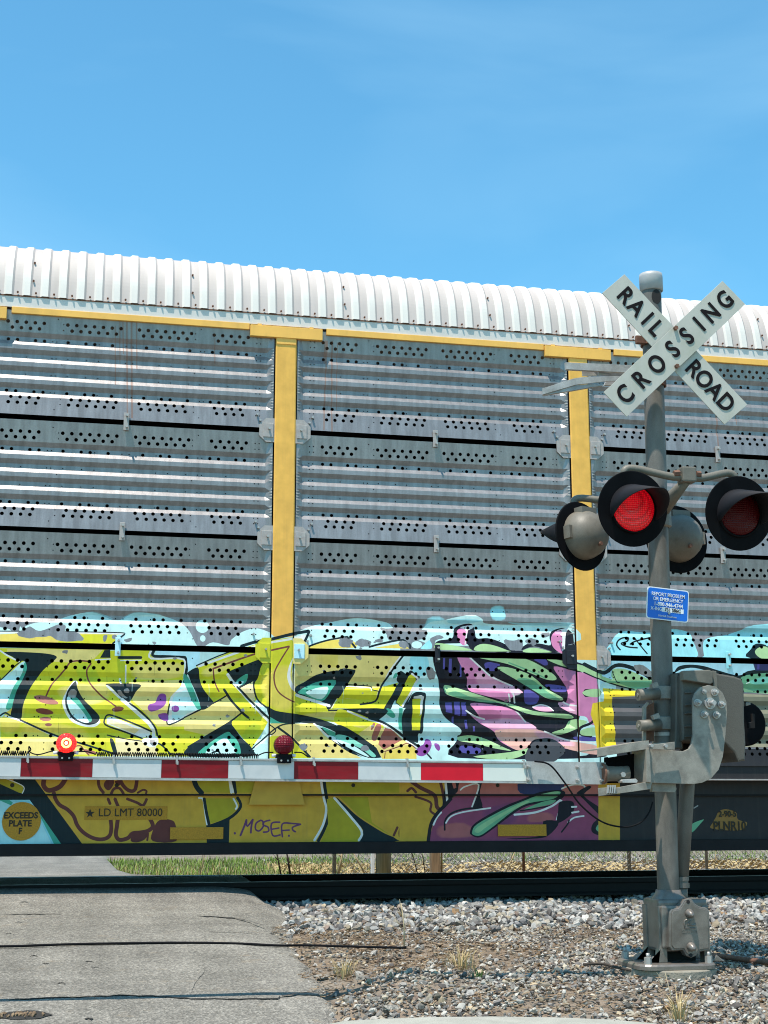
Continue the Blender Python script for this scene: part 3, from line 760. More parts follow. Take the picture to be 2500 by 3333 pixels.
# corrugated screen panel: (distance below the top edge, depth behind the face)
DEP = 0.025; BOW = 0.027                # fold depth; the two edge bands lean in towards the folds
def profile():
    p = [(0, 0)]; z = 0.212
    for k in range(4):
        p += [(z, BOW), (z + .046, BOW + DEP), (z + .087, BOW + DEP), (z + .132, BOW)]
        z += 0.1765
    p.append((1.066, 0)); return p
PROF = profile(); PH = 1.066; PHW = 1.463
def pdepth(dz): return np.interp(dz, [a for a, _ in PROF], [b for _, b in PROF])
def hole_list():
    H = []
    inner = [0.092 + .0872 * i for i in range(7)]; outer = [0.845 + .0872 * i for i in range(5)]
    for s in (-1, 1):
        for x in inner + outer: H.append((s * x, .114, .0185)); H.append((s * (x + .044 if x not in (inner[-1], outer[-1]) else x - .043), .942, .0185))
        for x in inner[:-1] + outer[:-1]: H.append((s * (x + .0436), .172, .0185)); H.append((s * (x + .0436) - s * .022, .884, .0185))
        for x in (inner[1], inner[3], inner[4], inner[6], outer[0], outer[1], outer[3], outer[4]):
            H.append((s * (x - .01), .287, .0175)); H.append((s * (x - .02), .817, .0175))
        for dz in (.287, .463, .640, .817):
            for x in (.035, .30, .715, .755, 1.285, 1.325) + ((.42, .60, 1.0) if dz in (.463, .640) else ()): H.append((s * x, dz, .0068))
        for dz in (.114, .172, .354, .53, .707, .884, .942):
            for x in (1.285, 1.325): H.append((s * x, dz, .0068))
        H += [(s * .655, .114, .0065), (s * .655, .172, .0065), (s * .655, .884, .0065), (s * .655, .942, .0065), (s * .655, .53, .0065), (s * .71, .063, .0065), (s * .71, 1.0, .0065)]
    return H
HOLES = hole_list()

def winding_in(px, pz, poly):
    """nonzero-winding test of points against a polygon"""
    P = np.asarray(poly); Q = np.roll(P, -1, axis=0); wn = np.zeros(len(px), int)
    for (ax, az), (bx, bz) in zip(P, Q):
        side = (bx - ax) * (pz - az) - (px - ax) * (bz - az)
        wn += ((az <= pz) & (bz > pz) & (side > 0)).astype(int) - ((az > pz) & (bz <= pz) & (side < 0)).astype(int)
    return wn != 0
def clip(poly, x0, x1, z0, z1):
    def half(P, f, inter):
        out = []
        for i in range(len(P)):
            a, b = P[i - 1], P[i]; fa, fb = f(a), f(b)
            if fb >= 0:
                if fa < 0: out.append(inter(a, b, fa, fb))
                out.append(b)
            elif fa >= 0: out.append(inter(a, b, fa, fb))
        return out
    it = lambda a, b, fa, fb: (a[0] + (b[0] - a[0]) * fa / (fa - fb), a[1] + (b[1] - a[1]) * fa / (fa - fb))
    P = [(float(a[0]), float(a[1])) for a in poly]
    for f in (lambda p: p[0] - x0, lambda p: x1 - p[0], lambda p: p[1] - z0, lambda p: z1 - p[1]):
        if len(P) < 3: return []
        P = half(P, f, it)
    return P if len(P) > 2 else []
def to_plane(art, Y):
    """traced paint outlines -> (x,z) on the plane y=Y"""
    out = []
    for poly, c, a, m in art:
        q = [at(p[0], p[1], Y) for p in poly]; q = np.array([(v.x, v.z) for v in q]); out.append((q, c, a, m, q.min(0), q.max(0)))
    return out
def sheet(name, x0, x1, z0, z1, Y, art=(), holes=(), hbreak=(), vbreak=(), depth=None, base=(.3, .3, .3), base_a=0.0, origin=(0, 0, 0)):
    """painted steel sheet: one triangulation that follows folds, punched holes and the edge of every paint shape"""
    V = []; Ed = []
    def poly(P, closed=True):
        o = len(V); V.extend([Vector((float(p[0]), float(p[1]))) for p in P]); n = len(P)
        Ed.extend([(o + i, o + (i + 1) % n) for i in range(n if closed else n - 1)])
    poly([(x0, z0), (x1, z0), (x1, z1), (x0, z1)])
    for z in hbreak: poly([(x0, z), (x1, z)], False)
    for x in vbreak: poly([(x, z0), (x, z1)], False)
    hp = []
    for (hx, hz, r) in holes:
        n = 10 if r > .012 else 6
        P = [(hx + r * math.cos(2 * math.pi * k / n), hz + r * math.sin(2 * math.pi * k / n)) for k in range(n)]; hp.append((hx, hz, r, n)); poly(P)
    used = []
    for it in art:
        q, c, a, m, mn, mxx = it
        if mxx[0] < x0 or mn[0] > x1 or mxx[1] < z0 or mn[1] > z1: continue
        P = clip(q, x0, x1, z0, z1)
        if len(P) < 3: continue
        poly(P); used.append(it)
    vo, eo, fo, *_ = delaunay_2d_cdt(V, Ed, [], 0, 1e-5)
    v2 = np.array([(p.x, p.y) for p in vo]); F = np.array([f for f in fo if len(f) == 3])
    a, b, c = v2[F[:, 0]], v2[F[:, 1]], v2[F[:, 2]]
    ar = (b[:, 0] - a[:, 0]) * (c[:, 1] - a[:, 1]) - (b[:, 1] - a[:, 1]) * (c[:, 0] - a[:, 0])
    F[ar < 0] = F[ar < 0][:, ::-1]; F = F[np.abs(ar) > 1e-10]
    ce = v2[F].mean(1); keep = np.ones(len(F), bool)
    for hx, hz, r, n in hp:
        d = ce - (hx, hz); near = np.abs(d).max(1) < r
        if near.any():
            dd = d[near]; ap = r * math.cos(math.pi / n); ins = np.ones(len(dd), bool)
            for k in range(n):
                t = 2 * math.pi * (k + .5) / n; ins &= dd @ np.array([math.cos(t), math.sin(t)]) < ap
            ix = np.where(near)[0][ins]; keep[ix] = False
    F = F[keep]; ce = ce[keep]
    colr = np.tile(np.array([*base, base_a], float), (len(F), 1))
    for q, cc, al, m, mn, mxx in used:
        bb = np.where((ce[:, 0] > mn[0]) & (ce[:, 0] < mxx[0]) & (ce[:, 1] > mn[1]) & (ce[:, 1] < mxx[1]))[0]
        if len(bb) == 0: continue
        ins = bb[winding_in(ce[bb, 0], ce[bb, 1], q)]
        if m == 0: colr[ins, 3] = 0.0
        else:
            am = colr[ins, 3:4]; na = al + am * (1 - al)
            colr[ins, :3] = (np.array(cc) * al + colr[ins, :3] * am * (1 - al)) / np.maximum(na, 1e-6); colr[ins, 3:4] = na
    yy = Y + (depth(v2[:, 0], v2[:, 1]) if depth is not None else 0)
    co = np.column_stack([v2[:, 0] - origin[0], np.broadcast_to(yy, len(v2)) - origin[1], v2[:, 1] - origin[2]])
    me = bpy.data.meshes.new(name); me.from_pydata(co.tolist(), [], F.tolist()); me.update()
    at_ = me.color_attributes.new('Col', 'FLOAT_COLOR', 'CORNER')
    at_.data.foreach_set('color', np.repeat(colr, 3, axis=0).ravel().astype(np.float32))
    return me
# ------------------------------------------------------------------ material set
attr_mat('galvanised', 0.40)
attr_mat('painted', use_paint=False, rough=0.55, jitter=0.10)
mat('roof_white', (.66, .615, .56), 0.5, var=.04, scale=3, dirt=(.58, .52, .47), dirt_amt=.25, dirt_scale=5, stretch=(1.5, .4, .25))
mat('roof_grime_shade', (.50, .43, .395), 0.6, var=.08, scale=4, dirt=(.42, .35, .30), dirt_amt=.45, dirt_scale=5, stretch=(1.5, .4, .25))
mat('fascia_white', (.66, .625, .58), 0.5, var=.05, dirt=(.5, .42, .34), dirt_amt=.3, dirt_scale=4)
mat('yellow', (.92, .49, .10), 0.5, var=.07, scale=4, dirt=(.42, .25, .06), dirt_amt=.35, dirt_scale=6, stretch=(1, 1, .5))
mat('ochre_paint', (.57, .325, .04), 0.6, var=.1)
mat('steel_clip', (.40, .36, .335), 0.6, .1, var=.12, scale=25, dirt=(.3, .2, .15), dirt_amt=.4, dirt_scale=14)
mat('bolt', (.42, .39, .36), 0.45, .4, var=.1)
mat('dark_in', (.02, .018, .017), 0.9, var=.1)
mat('car_black', (.014, .013, .014), 0.75, var=.2, spec=.2)
mat('rust_bolt', (.17, .08, .05), 0.8, var=.3, scale=40)
mat('alu', (.44, .42, .395), 0.5, .2, var=.14, scale=12, fine=.06, dirt=(.19, .18, .16), dirt_amt=.65, dirt_scale=11)
mat('mast_steel', (.15, .133, .114), 0.5, .0, var=.3, scale=9, bump=.06, bscale=120, fine=.12, dirt=(.055, .048, .04), dirt_amt=.85, dirt_scale=6, stretch=(1, 1, .35))
mat('mast_cap', (.40, .39, .38), 0.5, .1, var=.08, scale=14)
mat('cast_alu', (.17, .148, .116), 0.5, .0, fine=.12, var=.28, scale=9, bump=.07, bscale=160, dirt=(.07, .06, .045), dirt_amt=.75, dirt_scale=9)
mat('cast_base', (.20, .172, .148), 0.32, .3, var=.2, scale=8, bump=.06, bscale=170, fine=.12, dirt=(.09, .07, .055), dirt_amt=.65, dirt_scale=9)
mat('box_grey', (.105, .092, .074), 0.5, .0, fine=.1, var=.25, scale=7, bump=.15, bscale=90, dirt=(.06, .05, .04), dirt_amt=.7, dirt_scale=7)
mat('bracket', (.265, .24, .20), 0.5, .0, var=.2, scale=14, fine=.1, bump=.05, bscale=130, dirt=(.12, .10, .08), dirt_amt=.75, dirt_scale=11)
mat('lamp_black', (.006, .006, .007), 0.75, var=.3, scale=8, spec=.06)
mat('hood_black', (.013, .013, .016), 0.6, var=.2, spec=.15)
mat('rubber', (.008, .008, .009), 0.8, var=.1, spec=.1)
mat('sign_white', (.50, .475, .41), 0.55, var=.06, scale=5, dirt=(.33, .34, .24), dirt_amt=.5, dirt_scale=7, stretch=(1, 1, .5))
mat('letter_black', (.012, .009, .010), 0.8, var=.15, spec=.1)
mat('sign_blue', (.006, .13, .58), 0.35, var=.06)
mat('sign_edge', (.74, .76, .78), 0.4, var=.04)
mat('retro_red', (.22, .006, .011), 0.45, var=.2, scale=12, spec=.2, dirt=(.16, .03, .03), dirt_amt=.6, dirt_scale=14, stretch=(.5, 1, 2))
mat('retro_red_bright', (.62, .006, .022), 0.4, var=.06, scale=12, spec=.25)
mat('retro_white', (.58, .57, .55), 0.4, var=.06, scale=9, dirt=(.4, .42, .43), dirt_amt=.4, dirt_scale=11)
mat('retro_cream', (.70, .70, .62), 0.4, var=.04)
mat('plate_gold', (.46, .22, .02), 0.8, var=.2, scale=90)
mat('stencil', (.03, .022, .012), 0.7, var=.2)
mat('concrete', (.27, .24, .19), 0.9, var=.15, scale=10, bump=.5, bscale=70, dirt=(.28, .22, .15), dirt_amt=.7, dirt_scale=8)
mat('kerb_stone', (.33, .32, .275), 0.9, var=.1, scale=8, bump=.4, bscale=90, fine=.15)
mat('rail_steel', (.008, .0065, .006), 0.85, .0, var=.2, scale=20)
mat('rail_head', (.25, .24, .24), 0.4, .6, var=.05)
mat('tie_wood', (.045, .036, .03), 0.9, var=.3, scale=14)
mat('dirt', (.19, .145, .105), 1.0, var=.35, scale=3.5, bump=.8, bscale=60, fine=.35, dirt=(.26, .23, .19), dirt_amt=.8, dirt_scale=1.7)
mat('straw', (.44, .33, .16), 0.9, var=.25, scale=8)
mat('debris', (.17, .11, .065), 0.95, var=.4, scale=12, dirt=(.42, .32, .19), dirt_amt=1.0, dirt_scale=25)
mat('grass_green', (.14, .23, .035), 0.8, var=.4, scale=2.0, dirt=(.36, .32, .11), dirt_amt=.5, dirt_scale=1.1)
mat('leaf_green', (.12, .25, .045), 0.7, var=.3, scale=4)
mat('twig', (.06, .045, .035), 0.95, var=.3)
mat('dry_stem', (.45, .36, .22), 0.9, var=.2)
mat('post_wood', (.24, .25, .19), 0.9, var=.25, scale=6, stretch=(6, 6, .6), bump=.3, bscale=40)
mat('post_brown', (.22, .15, .09), 0.9, var=.3, scale=6, stretch=(6, 6, .6))
mat('post_white', (.66, .70, .74), 0.5, var=.05)
mat('wire', (.22, .22, .21), 0.6, .4, var=.1)
mat('crack', (.03, .027, .024), 1.0, var=.3, scale=30)
mat('bottle', (.55, .42, .2), .4, var=.2)

# asphalt: pale worn stone chips, darker wheel bands, brown stains
def asphalt():
    m = bpy.data.materials.new('asphalt'); t, b = nodes(m); N = t.nodes; L = t.links
    tc = N.new('ShaderNodeTexCoord')
    vo = N.new('ShaderNodeTexVoronoi'); vo.inputs['Scale'].default_value = 75; L.new(tc.outputs['Object'], vo.inputs['Vector'])
    cr = N.new('ShaderNodeValToRGB'); e = cr.color_ramp.elements; e[0].position = 0; e[0].color = (.12, .112, .098, 1); e[1].position = 1; e[1].color = (.37, .34, .29, 1)
    x = e.new(.55); x.color = (.22, .202, .174, 1)
    L.new(vo.outputs['Color'], cr.inputs[0])
    n2 = N.new('ShaderNodeTexNoise'); n2.inputs['Scale'].default_value = 1.6; n2.inputs['Detail'].default_value = 7
    mp = N.new('ShaderNodeMapping'); mp.inputs['Scale'].default_value = (.7, 1.6, 1); L.new(tc.outputs['Object'], mp.inputs[0]); L.new(mp.outputs[0], n2.inputs['Vector'])
    r2 = N.new('ShaderNodeMapRange'); r2.inputs[1].default_value = .3; r2.inputs[2].default_value = .7; r2.inputs[3].default_value = .80; r2.inputs[4].default_value = 1.16; L.new(n2.outputs['Fac'], r2.inputs[0])
    mu = N.new('ShaderNodeMix'); mu.data_type = 'RGBA'; mu.blend_type = 'MULTIPLY'; mu.inputs[0].default_value = 1; L.new(cr.outputs[0], mu.inputs[6]); L.new(r2.outputs[0], mu.inputs[7])
    n3 = N.new('ShaderNodeTexNoise'); n3.inputs['Scale'].default_value = 4.5; n3.inputs['Detail'].default_value = 9; n3.inputs['Roughness'].default_value = .7; L.new(tc.outputs['Object'], n3.inputs['Vector'])
    r3 = N.new('ShaderNodeMapRange'); r3.inputs[1].default_value = .58; r3.inputs[2].default_value = .78; r3.inputs[3].default_value = 0; r3.inputs[4].default_value = .6; L.new(n3.outputs['Fac'], r3.inputs[0])
    md = N.new('ShaderNodeMix'); md.data_type = 'RGBA'; md.inputs[7].default_value = (.33, .25, .16, 1); L.new(r3.outputs[0], md.inputs[0]); L.new(mu.outputs[2], md.inputs[6])
    n4 = N.new('ShaderNodeTexNoise'); n4.inputs['Scale'].default_value = 38; n4.inputs['Detail'].default_value = 4; L.new(tc.outputs['Object'], n4.inputs['Vector'])
    r4 = N.new('ShaderNodeMapRange'); r4.inputs[1].default_value = .66; r4.inputs[2].default_value = .72; r4.inputs[3].default_value = 1; r4.inputs[4].default_value = .55; L.new(n4.outputs['Fac'], r4.inputs[0])
    mu2 = N.new('ShaderNodeMix'); mu2.data_type = 'RGBA'; mu2.blend_type = 'MULTIPLY'; mu2.inputs[0].default_value = 1; L.new(md.outputs[2], mu2.inputs[6]); L.new(r4.outputs[0], mu2.inputs[7])
    m5 = N.new('ShaderNodeMapping'); m5.inputs['Scale'].default_value = (2.6, .18, 1); L.new(tc.outputs['Object'], m5.inputs[0])
    n5 = N.new('ShaderNodeTexNoise'); n5.inputs['Scale'].default_value = 1; n5.inputs['Detail'].default_value = 6; n5.inputs['Roughness'].default_value = .65; L.new(m5.outputs[0], n5.inputs['Vector'])
    r5 = N.new('ShaderNodeMapRange'); r5.inputs[1].default_value = .35; r5.inputs[2].default_value = .68; r5.inputs[3].default_value = .82; r5.inputs[4].default_value = 1.12; L.new(n5.outputs['Fac'], r5.inputs[0])
    mu3 = N.new('ShaderNodeMix'); mu3.data_type = 'RGBA'; mu3.blend_type = 'MULTIPLY'; mu3.inputs[0].default_value = 1; L.new(mu2.outputs[2], mu3.inputs[6]); L.new(r5.outputs[0], mu3.inputs[7]); mu2 = mu3
    L.new(mu2.outputs[2], b.inputs['Base Color']); b.inputs['Roughness'].default_value = .92; b.inputs['Specular IOR Level'].default_value = .2
    bp = N.new('ShaderNodeBump'); bp.inputs['Strength'].default_value = .9; bp.inputs['Distance'].default_value = .01; L.new(vo.outputs['Distance'], bp.inputs['Height']); L.new(bp.outputs[0], b.inputs['Normal'])
    MATS['asphalt'] = m
asphalt()
def stone_mat():
    m = bpy.data.materials.new('stone'); t, b = nodes(m); N = t.nodes; L = t.links
    a = N.new('ShaderNodeVertexColor'); a.layer_name = 'Col'
    tc = N.new('ShaderNodeTexCoord'); n = N.new('ShaderNodeTexNoise'); n.inputs['Scale'].default_value = 45; n.inputs['Detail'].default_value = 5; L.new(tc.outputs['Object'], n.inputs['Vector'])
    r = N.new('ShaderNodeMapRange'); r.inputs[1].default_value = .3; r.inputs[2].default_value = .7; r.inputs[3].default_value = .78; r.inputs[4].default_value = 1.18; L.new(n.outputs['Fac'], r.inputs[0])
    mu = N.new('ShaderNodeMix'); mu.data_type = 'RGBA'; mu.blend_type = 'MULTIPLY'; mu.inputs[0].default_value = 1; L.new(a.outputs['Color'], mu.inputs[6]); L.new(r.outputs[0], mu.inputs[7])
    L.new(mu.outputs[2], b.inputs['Base Color']); b.inputs['Roughness'].default_value = .85; b.inputs['Specular IOR Level'].default_value = .3
    MATS['stone'] = m
stone_mat()
def lens_mat(name, col, e, es, spot=None):
    m = bpy.data.materials.new(name); t, b = nodes(m); N = t.nodes; L = t.links
    b.inputs['Base Color'].default_value = (*col, 1); b.inputs['Roughness'].default_value = .12 if es > 0 else .35; b.inputs['Specular IOR Level'].default_value = .6 if es > 0 else .2
    tc = N.new('ShaderNodeTexCoord'); ch = N.new('ShaderNodeTexVoronoi'); ch.inputs['Scale'].default_value = 75; ch.inputs['Randomness'].default_value = .15; L.new(tc.outputs['Object'], ch.inputs['Vector'])
    bp = N.new('ShaderNodeBump'); bp.inputs['Strength'].default_value = .7; bp.inputs['Distance'].default_value = .01; L.new(ch.outputs['Distance'], bp.inputs['Height']); L.new(bp.outputs[0], b.inputs['Normal'])
    if es > 0:
        r = N.new('ShaderNodeMapRange'); r.inputs[1].default_value = 0.0; r.inputs[2].default_value = .75; r.inputs[3].default_value = es * 1.7; r.inputs[4].default_value = es * .25; L.new(ch.outputs['Distance'], r.inputs[0])
        b.inputs['Emission Color'].default_value = (*e, 1); L.new(r.outputs[0], b.inputs['Emission Strength'])
    MATS[name] = m
lens_mat('lens_lit', (.2, .003, .005), (1, .006, .018), .32)
lens_mat('lens_off', (.06, .001, .003), (0, 0, 0), 0)
lens_mat('gate_lens_lit', (.6, .01, .01), (1, .02, .015), 1.4)
lens_mat('gate_lens_off', (.14, .004, .012), (0, 0, 0), 0)
mat('filament', (.9, .5, .2), .5, emit=(1, .55, .10), estr=3.0)
mat('filament_core', (1, .9, .9), .5, emit=(1, .9, .9), estr=3.0)

# ------------------------------------------------------------------ ground levels (z=0 at the rail heads)
def gz(y, x=None):
    g_ = float(np.interp(y, [-60, 0, 7.46, 8.35, 9.0, 11.4, 13.4, 14.2, 16.9, 18.0, 21, 30, 60, 400], [-.62, -.60, -.42, -.325, -.285, -.28, -.25, -.235, -.235, -.30, -.33, -.33, -.2, .2]))
    if x is None or y > 12.5: return g_
    t_ = min(1, max(0, (x - redge(y)) / .55)); t_ = t_ * t_ * (3 - 2 * t_)
    return min(g_, rz(y) - .03) * (1 - t_) + g_ * t_
def rz(y):
    return float(np.interp(y, [-60, 0, 7.46, 8.82, 11.4, 12.8, 13.6, 14.2, 15.2, 16.4, 18.0, 21, 30, 60, 400], [-.66, -.64, -.50, -.372, -.235, -.155, -.085, -.04, .012, -.01, -.09, -.20, -.28, -.15, .24]))
def strip(xs_of_y, ys, zf, name, m, sub=1):
    mb = MB(); rows = []
    for y in ys:
        xs = xs_of_y(y); rows.append([(x, y, zf(x, y)) for x in xs])
    n = len(rows[0]); mb.add([p for r in rows for p in r], [[i * n + k, i * n + k + 1, (i + 1) * n + k + 1, (i + 1) * n + k] for i in range(len(rows) - 1) for k in range(n - 1)], True)
    return mb.build(name, m)
# ------------------------------------------------------------------ road
edge_px = [(832, 2900), (868, 2925), (893, 2960), (900, 3010), (935, 3080), (1000, 3150), (1045, 3220), (1062, 3290), (1068, 3333)]
EDG = [hit(px, py, rz) for px, py in edge_px]
EY = [p.y for p in EDG][::-1]; EXX = [p.x for p in EDG][::-1]
def redge(y):
    if y > 15.6: return float(np.interp(y, [15.6, 16.6, 18, 22, 30, 60, 400], [1.85, 1.75, 1.35, .75, .75, 1.6, 12]))
    return float(np.interp(y, [-60, 2] + EY + [14.4, 15.6], [1.0, 1.3] + EXX + [EXX[-1], 1.85])) + (.02 * math.sin(y * 9) + .012 * math.sin(y * 23) if y < 14 else 0)
def road_rows(y):
    e = redge(y); return [-9.0, -7, -5, -3.5, -2, -1, -.3, .2, .5] + [e - .35, e - .12, e - .03, e, e + (.24 if y > 11.5 else .06)]
def road_z(x, y):
    e = redge(y); z = rz(y)
    if x > e + .01: return gz(y, x) - .03
    k = max(0, (x - (e - .35)) / .35); z -= .05 * k * k if y > 11 else .02 * k * k
    if x < -8: z -= .05
    return z + .006 * math.sin(x * 1.7 + y * 1.1)
ys_g = [-60, -20, -5, 0, 3, 6, 7, 7.46] + list(np.arange(7.7, 17.2, .25)) + [17.5, 18, 19, 20, 21, 23, 26, 30, 40, 60, 110, 200, 400]
def lump(x, y): return .012 * math.sin(x * 3.1 + y * 2.3) + .009 * math.sin(x * 7.3 - y * 5.1)
g = strip(lambda y: [-400, -120, -40, -15] + list(np.arange(-12, 14.01, .4)) + [16, 40, 120, 400], ys_g, lambda x, y: gz(y, x) - .02 + (lump(x, y) if -15 < x < 15 else 0), 'ground', 'dirt')
tag(g, kind='structure')

road = strip(road_rows, [-60, -20, -5, 0, 3, 6] + list(np.arange(6.5, 14.15, .12)) + [14.2, 14.3, 14.41], road_z, 'road', 'asphalt'); tag(road, kind='structure')
def crossing_z(x, y):
    return rz(y) - (.10 if x > redge(y) + .01 else 0)
rows_c = lambda y: [-9.0, -5, -2, 0, redge(y) - .1, redge(y), redge(y) + .15]
rd2 = strip(rows_c, [14.59, 14.8, 15.2, 15.6, 15.91], crossing_z, 'road_between_rails', 'asphalt'); tag(rd2, kind='structure')
rd3 = strip(rows_c, [16.09, 16.4, 17, 18, 19, 20, 21, 23, 26, 30, 40, 60, 120], lambda x, y: rz(y) - (.14 if x > redge(y) + .01 else 0), 'road_beyond_track', 'asphalt'); tag(rd3, kind='structure')

def ribbon(px_pts, width, zf, m, name, parent, lift=.004, rough=.4):
    """a crack in the surface: narrow dark groove with ragged sides"""
    P = []
    for a, b in zip(px_pts[:-1], px_pts[1:]):
        for k in range(6):
            t = k / 6; P.append(hit(a[0] + (b[0] - a[0]) * t + random.uniform(-3, 3), a[1] + (b[1] - a[1]) * t + random.uniform(-1.2, 1.2), lambda y: zf(y)))
    P.append(hit(*px_pts[-1], lambda y: zf(y)))
    mb = MB(); vs = []
    for i, p in enumerate(P):
        wdt = width * random.uniform(1 - rough, 1 + rough) * min(1, .25 + min(i, len(P) - 1 - i) * .3)
        for s in (-.5, .5): vs.append((p.x, p.y + s * wdt, zf(p.y) + .006 * math.sin(p.x * 1.7 + p.y * 1.1) + lift))
    mb.add(vs, [[2 * i, 2 * i + 2, 2 * i + 3, 2 * i + 1] for i in range(len(P) - 1)])
    return mb.build(name, m, parent)
ribbon([(0, 2981), (95, 2978), (200, 2979)], .035, rz, 'crack', 'crack', road)
ribbon([(640, 2982), (740, 2987), (790, 2993), (830, 3006), (860, 3015)], .06, rz, 'crack', 'crack', road)
ribbon([(20, 3256), (130, 3250), (260, 3245), (390, 3238), (520, 3241), (620, 3248), (740, 3250), (860, 3249), (905, 3248), (912, 3241), (1000, 3230), (1075, 3232)], .032, rz, 'crack', 'crack', road)
ribbon([(618, 3235), (640, 3195), (672, 3150)], .012, rz, 'crack', 'crack', road)
ribbon([(660, 3034), (760, 3038), (840, 3037)], .018, rz, 'crack', 'crack', road)
for (px, py, w_) in [(78, 2940, .03), (62, 3005, .02), (160, 3075, .02), (290, 3130, .03), (200, 3200, .03), (310, 3148, .02), (30, 3040, .02), (100, 3070, .02), (110, 3110, .025), (290, 3318, .05), (150, 3135, .02)]:
    ribbon([(px - 14, py), (px, py - 2), (px + 14, py + 1)], w_, rz, 'crack', 'crack', road)
# pothole
_bm = bmesh.new(); bmesh.ops.create_icosphere(_bm, subdivisions=1, radius=1); _bm.verts.ensure_lookup_table(); VAR0 = [np.array([v.co[:] for v in _bm.verts]) * rng.uniform(.6, 1.1, (12, 1)) for _ in range(6)]; IF0 = [[q.index for q in f.verts] for f in _bm.faces]; _bm.free()
c = hit(70, 3308, rz); mb = MB(); n = 22
rim = [(c.x + .15 * math.cos(t) * random.uniform(.85, 1.15), c.y + .10 * math.sin(t) * random.uniform(.8, 1.2)) for t in np.linspace(0, 2 * math.pi, n + 1)[:-1]]
mb.add([(x, y, rz(y) + .007) for x, y in rim] + [(c.x + (x - c.x) * .75, c.y + (y - c.y) * .75, rz(y) + .0055) for x, y in rim] + [(c.x, c.y, rz(c.y) + .0055)],
       [[i, (i + 1) % n, n + (i + 1) % n, n + i] for i in range(n)] + [[n + i, n + (i + 1) % n, 2 * n] for i in range(n)])
mb.build('pothole', 'crack', road)
mb = MB()
for _ in range(40):
    a, q_ = random.uniform(0, 6.28), random.uniform(0, .1); s_ = random.uniform(.006, .018); v_ = VAR0[_ % 6] * s_ + np.array([c.x + q_ * 1.3 * math.cos(a), c.y + q_ * math.sin(a) * .8, rz(c.y) + .008]); mb.add([tuple(t) for t in v_], IF0)
mb.build('pothole_rubble', 'debris', road)['kind'] = 'stuff'

# pale kerb at the near edge of the gravel
kp = [(960, 3350), (1120, 3339), (1250, 3332), (1400, 3327), (1600, 3325), (1800, 3328), (1980, 3335), (2130, 3348)]
KP = [hit(a, b, gz) for a, b in kp]; mb = MB(); vs = []
kz = lambda p: gz(p.y, p.x) - .03 * (p.x < KP[1].x - .02)
for p in KP: vs += [(p.x, p.y, kz(p) + .025), (p.x, p.y - .03, kz(p) + .03), (p.x, p.y - .3, kz(p) + .025), (p.x, p.y - .3, kz(p) - .1), (p.x, p.y, kz(p) - .1)]
mb.add(vs, [[i * 5 + k, (i + 1) * 5 + k, (i + 1) * 5 + (k + 1) % 5, i * 5 + (k + 1) % 5] for i in range(len(KP) - 1) for k in range(5)], False)
tag(mb.build('kerb', 'kerb_stone'), kind='structure')

# ------------------------------------------------------------------ stones
ICO = None
def ico_variants(n=14):
    bm = bmesh.new(); bmesh.ops.create_icosphere(bm, subdivisions=1, radius=1); bm.verts.ensure_lookup_table()
    v = np.array([x.co[:] for x in bm.verts]); f = np.array([[q.index for q in x.verts] for x in bm.faces]); bm.free()
    out = []
    for _ in range(n):
        q = v * rng.uniform(.62, 1.12, (len(v), 1)); d = rng.normal(size=(7, 3)); d /= np.linalg.norm(d, axis=1)[:, None]
        for k in range(7):                                # flat fracture faces
            s = q @ d[k]; lim = rng.uniform(.34, .72); q = q - np.outer(np.maximum(s - lim, 0), d[k])
        out.append(q)
    return out, f
VAR, IF = ico_variants()
def stones(name, X, Y, Z, S, colors, label_cat, flat=.75):
    N = len(X); q = np.array(VAR)[rng.integers(0, len(VAR), N)]
    sc = np.column_stack([rng.uniform(.75, 1.35, N), rng.uniform(.7, 1.1, N), rng.uniform(.5, .9, N) * flat / .75]) * S[:, None]
    q = q * sc[:, None, :]
    a = rng.uniform(0, 2 * math.pi, N); b = rng.normal(0, .5, N); c_ = rng.normal(0, .5, N)
    def rot(q, ax, an):
        i, j = [(1, 2), (0, 2), (0, 1)][ax]; ca, sa = np.cos(an)[:, None], np.sin(an)[:, None]; r = q.copy()
        r[:, :, i] = q[:, :, i] * ca - q[:, :, j] * sa; r[:, :, j] = q[:, :, i] * sa + q[:, :, j] * ca; return r
    q = rot(rot(rot(q, 0, b), 1, c_), 2, a) + np.column_stack([X, Y, Z])[:, None, :]
    nv = q.shape[1]; F = (IF[None] + (np.arange(N) * nv)[:, None, None]).reshape(-1, 3)
    me = bpy.data.meshes.new(name); me.vertices.add(N * nv); me.vertices.foreach_set('co', q.reshape(-1).astype(np.float32))
    me.loops.add(F.size); me.loops.foreach_set('vertex_index', F.ravel().astype(np.int32)); me.polygons.add(len(F)); me.polygons.foreach_set('loop_start', np.arange(0, F.size, 3, dtype=np.int32)); me.update(calc_edges=True); me.shade_flat()
    at_ = me.color_attributes.new('Col', 'FLOAT_COLOR', 'POINT'); at_.data.foreach_set('color', np.repeat(np.column_stack([colors, np.ones(N)]), nv, axis=0).ravel().astype(np.float32))
    me.materials.append(MATS['stone']); o = link(name, me); tag(o, label_cat[0], label_cat[1], kind='stuff'); return o
PALS = np.array([(.60, .57, .52), (.72, .68, .62), (.40, .375, .35), (.30, .275, .25), (.50, .43, .34), (.56, .45, .31), (.17, .15, .14), (.42, .26, .14), (.62, .55, .44), (.25, .235, .23), (.46, .44, .42), (.34, .25, .20), (.60, .58, .54)])
PWT = np.array([3, 2.2, 3, 2.5, 2, 1.2, 2, .55, 1.6, 2, 2.2, 1.2, 1.6]); PWT = PWT / PWT.sum()
